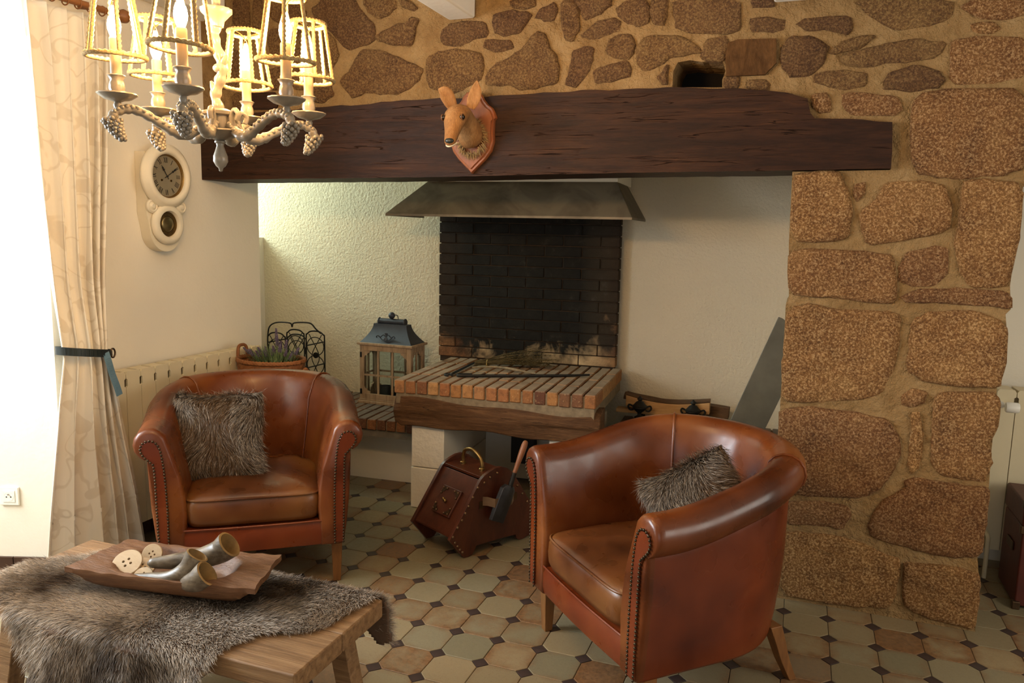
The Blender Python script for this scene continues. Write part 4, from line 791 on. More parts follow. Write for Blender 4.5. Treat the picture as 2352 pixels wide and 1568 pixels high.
for k in range(6):
    d=dir_(k); tn=Vector((-d.y,d.x,0)); Z=Vector((0,0,1)); B=CC+d*RC
    pt=lambda r,z,s=0: CC+d*r+Z*z+tn*s
    ap=bez([pt(.034,-.040),pt(.055,-.060),pt(.085,-.074),pt(.115,-.066),pt(.150,-.046),pt(.185,-.028),pt(.215,-.024),pt(.240,-.034),pt(.252,-.054)],5)
    rs=[.0095+.0032*abs(math.sin(i*.9))+(.003 if 6<i<16 else 0) for i in range(len(ap))]
    arm=G().tube(ap,rs,9)
    for i in range(2,len(ap)-4,2):
        for s in (-1,1): arm.ball(ap[i]+tn*s*.008+Z*.005,(.0065,.0065,.006),6,4)
    arm.tube(bez([pt(.050,-.052),pt(.045,-.025),pt(.056,-.008),pt(.068,-.018),pt(.064,-.034)],4),[.008]*5+[.007]*12,7)
    arm=arm.obj('arm',MT['chand'],ch,smooth=60)
    g=G(); rr=random.Random(k)
    for q in range(46):
        t=q/45; c=pt(.250-.022*t**1.5,-.050-.048*t); w_=.017*(1-t)**.6+.004; a=q*2.4
        g.ball(c+tn*w_*math.cos(a)+d*w_*math.sin(a),.0062,6,4)
    g.obj('grape_cluster',MT['chand'],arm,smooth=60)
    G().lathe([(.008,-.024),(.010,-.016),(.007,-.010),(.016,-.006),(.030,-.003),(.040,.004),(.0455,.008),(.0445,.011),(.030,.006),(.014,.004),(.0001,.004)],B,'z',28,.025,14).obj('drip_dish',MT['chand'],ch,smooth=50)
    G().lathe([(.012,.004),(.014,.012),(.0175,.022),(.0165,.034),(.0135,.042),(.018,.050),(.0205,.052),(.0185,.054),(.012,.053),(.0001,.053)],B,'z',22,.05,8).obj('candle_cup',MT['chand'],ch,smooth=50)
    G().lathe([(.0128,.05),(.0128,.136),(.0115,.139),(.0001,.139)],B,'z',18).obj('candle_sleeve',MT['sleeve'],ch,smooth=40)
    G().lathe([(.007,.138),(.0105,.146),(.0145,.158),(.0155,.168),(.0138,.180),(.0095,.194),(.005,.205),(.0015,.213),(.0001,.214)],B,'z',14).obj('bulb',MT['bulb'],ch,smooth=80)
    # rope-wrapped shade frame
    tilt=Matrix.Rotation(rr.uniform(-.05,.05),3,'X')@Matrix.Rotation(rr.uniform(-.05,.05),3,'Y'); S0=B+Z*.165
    def sq(a,r,z): return S0+tilt@(Vector((r*math.cos(a),r*math.sin(a),z)))
    def rope_path(pts,R,turns,closed):
        out=[]; return pts
    g=G()
    n=64; shd=None
    for r,z in ((.067,-.068),(.044,.078)):
        g=G().tube([sq(2*PI*q/n,r+(.0008 if q%2 else -.0008),z+(.0008 if q%2 else -.0008)) for q in range(n)],[.0050+(.0011 if q%2 else 0) for q in range(n)],7,closed=True)
        o_=g.obj('shade_ring',MT['rope'],shd or ch,smooth=70); shd=shd or o_
    ph0=rr.uniform(0,1)
    for q in range(6):
        a=2*PI*q/6+ph0; n=26
        G().tube([sq(a+(.012 if i%2 else -.012),.067-.023*i/n,-.068+.146*i/n) for i in range(n+1)],[.0045+(.0012 if i%2 else 0) for i in range(n+1)],6).obj('shade_rib',MT['rope'],shd,smooth=70)
    g=G()
    for q in range(3):
        a=2*PI*q/3+ph0; g.tube(bez([sq(a,.044,.078),sq(a,.012,.070),sq(a,.002,.058)],3),.0012,5)
    for s in (0,PI/2): g.tube(bez([B+Vector((.017*math.cos(s),.017*math.sin(s),.165)),B+Vector((.012*math.cos(s),.012*math.sin(s),.195)),B+Z*.225,B+Vector((-.012*math.cos(s),-.012*math.sin(s),.195)),B+Vector((-.017*math.cos(s),-.017*math.sin(s),.165))],4),.0009,5)
    g.obj('bulb_clip',MT['brass'],shd,smooth=60)
# ------------------------------------------------------------------ curtain, rod, tie strap
def m_curtain():
    m=NT('cream_damask',.75,0,.2); co=m.co((1,1,1)); n=m.noise(co,5.5,1,.4,1.2); v=m.math('ABSOLUTE',m.math('SUBTRACT',n,.5)); line=m.maprange(v,.012,.028,1,0)
    n2=m.noise(m.co((1,1,.9)),9,0,.4,.5); leaf=m.maprange(n2,.64,.66); k=m.math('MAXIMUM',line,leaf)
    m.col(m.mix(m.math('MULTIPLY',k,.55),(.74,.68,.57),(.58,.50,.38))); m.bump(k,.15,.002); m.bump(m.noise(co,300,2),.1,.001)
    m.b.inputs['Subsurface Weight'].default_value=0; return m.m
MT['curtain']=m_curtain()
cu=thing('curtain','cream patterned curtain gathered in at the waist beside the window','curtain',(-2.88,2.45,0))
def cur(u,t,shift=0):
    z=2.42-2.395*u
    y0=lerpl(z,[(0,2.175),(.35,2.225),(.80,2.305),(.985,2.342),(1.3,2.325),(1.8,2.305),(2.42,2.285)]); y1=lerpl(z,[(0,2.745),(.35,2.69),(.80,2.60),(.985,2.560),(1.3,2.585),(1.8,2.64),(2.42,2.69)])
    xb=lerpl(z,[(0,-2.846),(.985,-2.858),(1.3,-2.875),(2.42,-2.90)])
    gather=lerpl(z,[(0,.034),(.7,.028),(.985,.020),(1.3,.028),(2.2,.026),(2.42,.020)])
    tt=t**1.25; ph=tt*2*PI*5.6+1.1*math.sin(7.3*tt+1.5*u)+.55*math.sin(u*5+t*11)+.9*u
    w=math.sin(ph); w=math.copysign(abs(w)**.7,w)*(.55+.45*math.sin(5.1*t+.8+u*1.5)**2+.25*t)
    bul=.030*math.exp(-((z-.985)/.22)**2)*math.sin(PI*t)
    lean=-.02*(1-t)   # follows the turn of the wall towards the window
    return Vector((xb+gather*w+bul+lean*1.0,y0+(y1-y0)*t+.012*math.cos(ph),z))
G().grid(lambda u,t:cur(u,t),90,150).obj('drape',MT['curtain'],cu,smooth=80,solid=.003)
G().grid(lambda u,t:cur(1-.13*(1-u)*.02-.115,t)+Vector((.005,0,-.012*u)),2,150).obj('hem_band',MT['curtain'],cu,smooth=80)
MT['rodwood']=wood('curtain_rod_wood',[(.3,(.16,.06,.02)),(.7,(.30,.12,.04))],(20,3,20),.35,.1)
rd=thing('curtain_rod','brown wooden curtain rod with a ball end above the curtain','curtain rod',(-2.93,2.3,2.46))
G().tube([(-3.08,1.6,2.462),(-2.93,2.3,2.462),(-2.90,2.745,2.462)],.014,12).obj('pole',MT['rodwood'],rd,smooth=40)
G().lathe([(.012,0),(.016,.004),(.010,.012),(.022,.022),(.030,.038),(.027,.055),(.014,.066),(.0001,.068)],(-2.90,2.735,2.462),'y',18).obj('finial',MT['rodwood'],rd,smooth=60)
G().tube([(XL,2.66,2.48),(-2.905,2.66,2.462)],.008,8).obj('bracket',MT['rodwood'],rd)
for k in range(9):
    y=2.21+.058*k; G().tube([(-2.93+.02*math.cos(a)+(y-2.3)*.05,y,2.458+.02*math.sin(a)) for a in [q*2*PI/14 for q in range(14)]],.003,6,closed=True).obj('ring',MT['rodwood'],rd,smooth=60)
MT['strapg']=simple('dark_green_rubber',(.016,.022,.022),.4,0,.2,10); MT['strapb']=simple('blue_grey_rubber',(.12,.21,.27),.4,0,.1,10)
ts_=thing('strap_tieback','ribbed dark rubber strap with a hanging blue-grey tail tying the curtain','strap',(-2.88,2.42,.99))
ring=[]
for k in range(44):
    a=2*PI*k/44; y=2.452+.122*math.cos(a); x=-2.872+(.078)*math.sin(a)*(1 if math.sin(a)>0 else .75); z=1.000-.17*(y-2.452)
    ring.append((Vector((x,y,z)),a))
g=G()
rows_=[]
for p,a in ring:
    o=Vector((math.sin(a),math.cos(a),0)); rows_.append([p+Vector((0,0,-.017)),p+o*.004+Vector((0,0,-.017)),p+o*.004+Vector((0,0,.017)),p+Vector((0,0,.017))])
rows_.append(rows_[0]); g.loft(rows_,True,False); g.obj('band',MT['strapg'],ts_,smooth=40)
g=G()
for k in range(3,20):
    p,a=ring[k]; o=Vector((math.sin(a),math.cos(a),0)); g.box(p+o*.005,(.003,.003,.024),Matrix.Rotation(-a,4,'Z'))
g.obj('band_rib',MT['strapg'],ts_)
tail=bez([(-2.798,2.498,.995),(-2.788,2.502,.955),(-2.786,2.515,.90),(-2.784,2.535,.84),(-2.785,2.548,.80)],6)
g=G(); g.loft([[p+Vector((0,-.015,-.004)),p+Vector((.004,-.015,-.004)),p+Vector((.004,.015,.004)),p+Vector((0,.015,.004))] for p in tail]); g.obj('tail',MT['strapb'],ts_,smooth=30)
g=G()
for k in range(4,20): g.box(tail[k]+Vector((.0045,0,0)),(.002,.018,.003),Matrix.Rotation(.25,4,'X'))
g.obj('tail_rib',MT['strapb'],ts_)
G().tube([(-2.815,2.552+.012*math.cos(a),.985+.020*math.sin(a)) for a in [q*2*PI/14 for q in range(14)]],.004,6,closed=True).obj('buckle',MT['bronze'],ts_,smooth=60)
# ------------------------------------------------------------------ radiators
MT['rad']=simple('cream_radiator_enamel',(.66,.57,.38),.4,0,.05,3)
def radiator(name,label,origin,along,out,n,pitch,z0,z1,depth):
    O=Vector(origin); A=Vector(along); D=Vector(out); t=thing(name,label,'radiator',O)
    for k in range(n):
        a0=k*pitch+.0017; a1=(k+1)*pitch-.0017; mid=(a0+a1)/2; g=G()
        P=lambda a,d,z: O+A*a+D*d+Vector((0,0,z))
        sl=.0075; zs0,zs1=z1-.075,z1-.032
        poly=[(a0,z0),(a1,z0),(a1,zs0),(a1-sl,zs0+.006),(a1-sl,zs1-.006),(a1,zs1),(a1,z1-.012),(a1-.008,z1),(a0+.008,z1),(a0,z1-.012),(a0,zs1),(a0+sl,zs1-.006),(a0+sl,zs0+.006),(a0,zs0)]
        g.prism(poly,lambda a,z:P(a,depth-.010,z),lambda a,z:P(a,depth,z))
        g.prism([(a0+.006,.02),(a1-.006,.02),(a1-.006,depth-.010),(a0+.006,depth-.010)],lambda a,d:P(a,d,z1-.03),lambda a,d:P(a,d,z1-.004))
        g.prism([(mid-.012,.02),(mid+.012,.02),(mid+.012,depth-.010),(mid-.012,depth-.010)],lambda a,d:P(a,d,z0+.01),lambda a,d:P(a,d,z1-.03))
        g.obj('element',MT['rad'],t)
    return t
r1=radiator('radiator','cream finned radiator under the clock on the left wall',(XL+.022,2.60,0),(0,1,0),(1,0,0),12,.0878,.125,.872,.115)
G().bx(XL+.003,XL+.045,2.9,2.94,.25,.30).bx(XL+.003,XL+.045,3.4,3.44,.25,.30).obj('wall_bracket',MT['rad'],r1)
val=lambda t,c,ax,nm: (G().lathe([(.0001,-.002),(.017,-.002),(.019,.004),(.019,.04),(.016,.048),(.0001,.048)],c,ax,20,.05,20).obj(nm,MT['plastic'],t,smooth=30))
val(r1,(XL+.105,2.575,.815),'x','thermostat_knob')
G().tube([(XL+.06,2.60,.815),(XL+.06,2.575,.815),(XL+.105,2.575,.815)],.009,8).obj('valve',MT['rad'],r1)
r2=radiator('radiator','cream radiator against the far wall, half hidden by the stone pillar',(.885,4.225,0),(1,0,0),(0,-1,0),9,.08,.12,.885,.16)
G().tube([(.90,4.10,.82),(.90,4.02,.82)],.014,10).obj('valve',MT['plastic'],r2,smooth=40)
G().lathe([(.0001,-.0),(.020,.0),(.023,.006),(.023,.045),(.020,.052),(.0001,.052)],(.905,3.975,.82),'x',22,.04,22).obj('thermostat_knob',MT['plastic'],r2,smooth=30)
G().tube(bez([(.90,4.10,.20),(.90,4.02,.20),(.90,4.0,.17),(.90,4.0,.0)],4),.010,8).obj('pipe',MT['rad'],r2,smooth=60)
# trunk at the right edge
MT['trunk']=simple('dark_red_leather',(.075,.014,.008),.45,0,.2,12,.2)
tk=thing('trunk','dark red leather trunk with brass corners at the right edge','trunk',(1.25,3.86,0))
G().bx(.955,1.62,3.70,4.00,.012,.36).obj('body',MT['trunk'],tk,bevel=.008)
G().bx(.95,1.625,3.695,4.005,.365,.47).obj('lid',MT['trunk'],tk,bevel=.010)
for x in (.945,1.60):
    for z in (.0,.335,.445): G().bx(x,x+.03,3.688,3.715,z,z+.035).obj('corner_fitting',MT['bronze'],tk,bevel=.004)
G().bx(.948,.954,3.80,3.90,.22,.26).obj('side_handle',MT['bronze'],tk,bevel=.002)
# ------------------------------------------------------------------ wicker basket with lavender
MT['wicker']=wood('woven_wicker',[(.3,(.13,.042,.012)),(.55,(.27,.10,.03)),(.8,(.38,.165,.055))],(12,12,12),.6,.3,seed=False)
BC=Vector((-2.692,3.48,0)); BA,BB,BH=.192,.150,.835
bkt=thing('wicker_basket','oval orange-brown wicker basket with loop handles behind the left armchair','basket',BC)
def el(a,k,z): return BC+Vector((BA*k*math.cos(a),BB*k*math.sin(a),z))
n=96
def taper(z): return .82+.18*z/BH
g=G()
nr=44
rings=[]
for i in range(nr*2+1):
    z=.004+(BH-.012)*i/(nr*2); rings.append([el(2*PI*q/n,taper(z)+.022*math.cos(PI*q*.5)*math.cos(PI*i*.5),z) for q in range(n)])
g.loft(rings,True,False); b=len(g.v); g.f.append(tuple(range(n)))
g.obj('woven_side',MT['wicker'],bkt,smooth=60)
for i in (0,1,2):
    G().tube([el(2*PI*q/60,1.0+.010*math.sin(q*2.1+i*2),BH-.006+.006*math.cos(q*2.1+i*2.1)) for q in range(60)],.0085,8,closed=True).obj('rim_strand',MT['wicker'],bkt,smooth=60)
for s,a0 in ((0,PI*1.0),(1,0.0)):
    p0,p1=el(a0-.28,1.01,BH-.02),el(a0+.28,1.01,BH-.02); o=(el(a0,1.25,0)-el(a0,1,0))
    top=Vector((0,0,.075)) if s==0 else Vector((0,0,-.02))
    o2=o*(.15 if s==0 else .7)
    G().tube(bez([p0+Vector((0,0,-.03)),p0.lerp(p1,.1)+o2*.8+top*.6+(Vector((0,0,.02)) if s==0 else Vector((0,0,-.03))),p0.lerp(p1,.5)+o2*1.3+top*1.1,p0.lerp(p1,.9)+o2*.8+top*.6+(Vector((0,0,.02)) if s==0 else Vector((0,0,-.11))),p1+Vector((0,0,-.03 if s==0 else -.14))],6),.009,8).obj('loop_handle',MT['wicker'],bkt,smooth=60)
G().tube(bez([el(-PI*.62,1.0,BH-.12),el(-PI*.60,1.12,BH-.10),el(-PI*.55,1.16,BH-.16),el(-PI*.52,1.0,BH-.22)],5),.008,8).obj('loop_handle',MT['wicker'],bkt,smooth=60)
MT['lleaf']=simple('lavender_leaf',(.15,.21,.085),.7,0,.35,40); MT['lflower']=simple('lavender_flower',(.11,.082,.13),.8,0,.35,60)
lv=thing('lavender_plant','bushy lavender plant with purple flower spikes standing in the basket','plant',BC+Vector((.02,0,.68)))
G().lathe([(.055,0),(.075,.10),(.079,.10),(.078,.108),(.0001,.108)],BC+Vector((.03,.0,.68)),'z',20).obj('pot',simple('plant_pot',(.30,.14,.07),.7),lv,smooth=40)
g=G(); fl_=G()
for k in range(420):
    a=rnd.uniform(0,2*PI); r0=rnd.uniform(0,.085); sp_=rnd.uniform(.2,1.0); L=rnd.uniform(.09,.17)
    p0=BC+Vector((.03+r0*math.cos(a)*1.3,r0*math.sin(a)*.8,.765)); d=Vector((math.cos(a)*sp_*.75,math.sin(a)*sp_*.5,1)).normalized()
    p1=p0+d*L*.55; p2=p0+d*L+Vector((math.cos(a)*.02,math.sin(a)*.015,-.012*sp_)); s=Vector((-math.sin(a),math.cos(a),0))*.0025
    b=len(g.v); g.v+=[tuple(p0-s),tuple(p0+s),tuple(p1+s*1.1),tuple(p1-s*1.1),tuple(p2)]; g.f+=[(b,b+1,b+2,b+3),(b+3,b+2,b+4)]
for o_ in (g.obj('leaf_tuft',MT['lleaf'],lv,kind='stuff',recalc=False),): pass
heads=[(-.165,-.02,.855),(-.155,.02,.84),(-.12,-.04,.85),(-.10,.02,.855),(-.075,-.03,.845),(-.06,.03,.86),(-.02,-.03,.85),(0,.02,.87),(.02,-.02,.86),(.045,.03,.90),(.05,-.01,.935),(.03,.01,.97),(.075,-.02,.89),(.09,.02,.91),(.11,-.01,.86),(.13,.02,.85),(.15,-.02,.84),(.16,.03,.87)]
for x,y,z in heads:
    top=BC+Vector((x,y,z+.03)); base=BC+Vector((.03+x*.35,y*.4,.77)); st=base.lerp(top,.72); g=G().tube(bez([base,base.lerp(top,.5)+Vector((x*.08,0,.01)),st],3),.0014,4)
    sp1=g.obj('flower_stem',MT['lleaf'],lv); g=G(); dd=(top-st)
    for q in range(26):
        t=q/25; w_=.0085*(1-t*.7); a=q*2.4; g.ball(st+dd*t+Vector((w_*math.cos(a),w_*math.sin(a),0)),(.0042,.0042,.005),5,3)
    g.obj('flower_spike',MT['lflower'],sp1)
# ------------------------------------------------------------------ leather tub armchairs
def m_leather(name,dark,mid,light,rough=.30):
    m=NT(name,rough,0,.42); co=m.co(); a=m.noise(co,3.2,2,.45); b=m.noise(co,9,2,.5); c=m.noise(co,230,2,.5); sc_=m.noise(m.co((70,9,9),(.3,.5,.7)),1,3,.6)
    h=m.math('ADD',m.math('MULTIPLY',a,.82),m.math('MULTIPLY',b,.18)); col=m.ramp(h,[(.28,dark),(.5,mid),(.72,light)])
    scr=m.maprange(sc_,.66,.74,0,.22); scr=m.math('MULTIPLY',scr,m.maprange(a,.45,.6)); col=m.mix(scr,col,(.55,.30,.14)); m.col(col)
    m.rough(m.maprange(b,.3,.7,rough-.08,rough+.12)); m.bump(b,.10,.01); m.bump(c,.06,.001); return m.m
MT['leather']=m_leather('tan_leather',(.040,.008,.0025),(.130,.031,.0065),(.27,.088,.019))
MT['leather2']=m_leather('red_brown_leather',(.060,.009,.003),(.140,.024,.005),(.225,.053,.011))
MT['seatleather']=m_leather('worn_seat_leather',(.036,.010,.003),(.12,.037,.009),(.24,.104,.027))
MT['legwood']=wood('chair_leg_beech',[(.3,(.12,.045,.013)),(.6,(.21,.09,.028)),(.8,(.28,.13,.045))],(22,22,3),.35,.1)
MT['nail']=simple('antique_nail',(.06,.042,.024),.35,.85,.3,50)
AX,AD,BD = .372,.335,.375
def upath(n_arm=10,n_arc=34):
    P=[(-AX,AD*i/n_arm) for i in range(n_arm)]
    P+=[(-AX*math.cos(PI*i/n_arc),AD+BD*math.sin(PI*i/n_arc)) for i in range(n_arc+1)]
    P+=[(AX,AD-AD*(i+1)/n_arm) for i in range(n_arm)]
    out=[]
    for i,(x,y) in enumerate(P):
        a=P[max(i-1,0)]; b=P[min(i+1,len(P)-1)]; t=Vector((b[0]-a[0],b[1]-a[1])).normalized(); out.append((Vector((x,y)),Vector((-t.y,t.x))))
    return out
UP=upath()
def rise(y): return sm(.05,.62,y)
RR=.066; ZS=.672
def prof_in(y):
    zs=ZS+.106*rise(y); k=rise(y); R=RR-.004*k
    p=[(-.105,.285),(-.112,.36),(-.106,.44),(-.092,.53),(-.066,zs-.050)]
    p+=[(R*math.cos(a)+.018,zs+R*math.sin(a)) for a in [math.radians(d) for d in (176,150,125,100,75,50,25,0,-25,-48,-68)]]
    p+=[(.034,zs-.056)]
    return p
def prof_out(y):
    zs=ZS+.106*rise(y); k=rise(y)
    return [(.024,zs-.045),(.030,zs-.064),(.031,zs-.085),(.030,.50),(.024,.40),(.012,.28),(.0,.20),(-.006,.188),(-.02,.184),(-.10,.186)]
def sweep(pf,idx=None,off=0):
    rings=[]
    for i,(p,n) in enumerate(UP):
        if idx is not None and i not in idx: continue
        rings.append([(p.x+n.x*(a+0),p.y+n.y*(a+0),z) for a,z in pf(p.y)])
    return rings
def build_chair(root,m_pad,m_out,m_seat):
    g=G(); g.loft(sweep(prof_in),False,False); g.obj('padded_rim',m_pad,root,smooth=80)
    g=G(); g.loft(sweep(prof_out),False,False); g.obj('outer_panel',m_out,root,smooth=80)
    for s in (-1,1):
        p,n=UP[0] if s<0 else UP[-1]
        full=prof_in(0)+prof_out(0)[1:]
        cx=-.02
        def ring(k,y):
            out=[]
            for a,z in full:
                zc=max(.26,min(z,.64)); c=-.035 if z<.585 else .016
                out.append((p.x+n.x*(c+(a-c)*k),y,zc+(z-zc)*k if z>.585 or z<.26 else z))
            return out
        R=[ring(1,.0),ring(.985,-.012),ring(.93,-.022),ring(.80,-.028)]
        g=G().loft(R,True,False); nn=len(full); g.f.append(tuple(range(3*nn,4*nn))); g.obj('arm_front',m_pad,root,smooth=60)
        # narrow studded facing
        wv=[(-.040,.20),(-.040,.40),(-.034,.55),(-.028,.61),(-.020,.655),(-.004,.684),(.022,.692),(.044,.680),(.052,.655),(.042,.630),(.020,.606),(.004,.575),(.000,.40),(-.004,.20)]
        wv=[(p.x+n.x*a,z) for a,z in wv]
        G().prism(wv,lambda a,b:(a,-.026,b),lambda a,b:(a,-.034,b)).obj('front_facing',m_out,root,bevel=.004)
        path=bez([Vector((a,-.035,z)) for a,z in wv],6); tot=0; pts=[]; nxt=0
        for q in range(len(path)-1):
            seg=(path[q+1]-path[q]).length
            while nxt<=tot+seg: pts.append(path[q].lerp(path[q+1],(nxt-tot)/max(seg,1e-9))); nxt+=.0135
            tot+=seg
        g=G()
        for q in pts: g.ball(q,(.0052,.004,.0052),7,4)
        g.obj('nail_row',MT['nail'],root,smooth=60,kind='stuff')
    # front rail
    g=G(); rings=[]
    for i in range(13):
        x=-.33+.66*i/12; b=-.014-.010*math.cos(PI*(i/12-.5)); rings.append([(x,b,.192),(x,b-.006,.22),(x,b-.006,.275),(x,b+.002,.298),(x,.05,.304),(x,.05,.192)])
    g.loft(rings); g.obj('front_rail',m_out,root,smooth=50)
    G().tube([(-.325+.65*i/12,-.020-.010*math.cos(PI*(i/12-.5)),.300) for i in range(13)],.004,6).obj('rail_piping',m_out,root,smooth=60)
    # seat deck + cushion
    def outl(k,a):
        c,s=math.cos(a),math.sin(a); e=.42
        e=.24 if s<0 else .42; x=.283*k*math.copysign(abs(c)**e,c); y=.275+.305*k*math.copysign(abs(s)**(e if s<0 else .72),s)
        return x,y
    n=88; rings=[]
    G().bx(-.30,.30,.03,.50,.24,.30).obj('seat_deck',m_out,root)
    for k,z in ((.0,.306),(.90,.304),(.97,.312),(1.0,.335),(1.008,.37),(1.0,.405),(.965,.428),(.90,.440),(.7,.455),(.45,.464),(.2,.468),(.0,.469)):
        rr_=[]
        for q in range(n):
            x,y=outl(max(k,.004),2*PI*q/n); wr=.0035*math.sin(40*x+9*y)*math.sin(22*y)*(1 if z>.42 else 0); rr_.append((x,y,z+wr))
        rings.append(rr_)
    g=G().loft(rings); cs=g.obj('seat_cushion',m_seat,root,smooth=80)
    G().tube([(outl(.985,2*PI*q/n)[0],outl(.985,2*PI*q/n)[1],.424) for q in range(n)],.0055,6,closed=True).obj('cushion_piping',m_seat,cs,smooth=60)
    # seams
    for i in (17,len(UP)-18):
        p,nn=UP[i]; G().tube([(p.x+nn.x*a*1.03,p.y+nn.y*a*1.03,z+.002) for a,z in prof_in(p.y)[1:]],.0048,6).obj('seam_piping',m_pad,root,smooth=60)
    # legs
    for s in (-1,1):
        x=s*(AX-.030)
        r=[[(x+a*w,.035+b*w,z) for a,b in ((-1,-1),(1,-1),(1,1),(-1,1))] for z,w in ((0,.0165),(.10,.0205),(.215,.025))]
        G().loft(r).obj('leg',MT['legwood'],root,bevel=.003)
        c=bez([(s*.285,.690,0),(s*.280,.650,.08),(s*.275,.625,.15),(s*.27,.60,.215)],4)
        G().loft([[(p.x+a*w,p.y+b*w,p.z) for a,b in ((-1,-1),(1,-1),(1,1),(-1,1))] for p,w in zip(c,[.016+.0008*q for q in range(len(c))])]).obj('leg',MT['legwood'],root,bevel=.003)
CHL=((-2.10,2.58,0),math.radians(36.5)); CHR=((-.628,2.485,0),math.radians(-45.5))
chair_l=thing('tub_armchair','brown leather tub armchair facing the table, in front of the radiator','armchair',CHL[0],CHL[1],'pair of leather tub armchairs',world=False)
build_chair(chair_l,MT['leather'],MT['leather2'],MT['seatleather'])
chair_r=thing('tub_armchair','brown leather tub armchair seen from its side, in front of the stone pillar','armchair',CHR[0],CHR[1],'pair of leather tub armchairs',world=False)
build_chair(chair_r,MT['leather'],MT['leather2'],MT['seatleather'])
# ------------------------------------------------------------------ fur
def m_strand(name,rough=.55):
    m=NT(name,rough,0,.35); a=m.n('VertexColor'); a.layer_name='Col'; m.col(a.outputs['Color']); return m.m
MT['strand']=m_strand('fur_strands',.55)
def fur(name,parent,P,Nn,C,L,W,cols,seed=1,curl=.25,mat=None):
    """P roots, Nn normals, C comb directions (n,3); L lengths; cols (n,k,3) root..tip"""
    rg=np.random.default_rng(seed); n=len(P)
    D=Nn*.55+C+rg.normal(0,curl,(n,3)); D/=np.linalg.norm(D,axis=1)[:,None]
    side=np.cross(D,Nn+rg.normal(0,.6,(n,3))); side/=np.linalg.norm(side,axis=1)[:,None]+1e-9
    nk=cols.shape[1]; V=[]; Cc=[]
    droop=(C-Nn*.35)
    for k in range(nk):
        t=k/(nk-1); c=P+D*(L*t)[:,None]+droop*(L*.28*t*t)[:,None]; w=(W*(1-.75*t))[:,None] if k<nk-1 else 0
        if k<nk-1: V+= [c-side*w,c+side*w]; Cc+=[cols[:,k],cols[:,k]]
        else: V.append(c); Cc.append(cols[:,k])
    m=len(V); V=np.stack(V,1).reshape(-1,3); Cc=np.stack(Cc,1).reshape(-1,3)
    loops=[];sizes=[]
    base=[]
    for k in range(nk-2): base.append((2*k,2*k+1,2*k+3,2*k+2))
    base.append((2*(nk-2),2*(nk-2)+1,m-1))
    idx=np.concatenate([np.array(b) for b in base]); siz=[len(b) for b in base]
    allidx=(np.arange(n)[:,None]*m+idx[None,:]).ravel(); tot=np.tile(siz,n); st=np.concatenate([[0],np.cumsum(tot)[:-1]])
    me=bpy.data.meshes.new(name); me.vertices.add(len(V)); me.vertices.foreach_set('co',V.ravel().astype(np.float32))
    me.loops.add(len(allidx)); me.loops.foreach_set('vertex_index',allidx.astype(np.int32)); me.polygons.add(len(tot)); me.polygons.foreach_set('loop_start',st.astype(np.int32)); me.polygons.foreach_set('loop_total',tot.astype(np.int32))
    ca=me.color_attributes.new('Col','FLOAT_COLOR','POINT'); ca.data.foreach_set('color',np.concatenate([Cc,np.ones((len(Cc),1))],1).ravel().astype(np.float32))
    me.update(calc_edges=True); me.materials.append(mat or MT['strand'])
    o=bpy.data.objects.new(name,me); COL.objects.link(o); attach(o,parent); o['kind']='stuff'; return o
def vnoise(P,scale,seed=0):
    """cheap smooth value noise on (n,3)"""
    rg=np.random.default_rng(seed); tab=rg.random((32,32,32)); Q=P*scale; i=np.floor(Q).astype(int); f=Q-i; f=f*f*(3-2*f); r=0
    for a in (0,1):
        for b in (0,1):
            for c in (0,1):
                w=(f[:,0] if a else 1-f[:,0])*(f[:,1] if b else 1-f[:,1])*(f[:,2] if c else 1-f[:,2]); r=r+w*tab[(i[:,0]+a)%32,(i[:,1]+b)%32,(i[:,2]+c)%32]
    return r
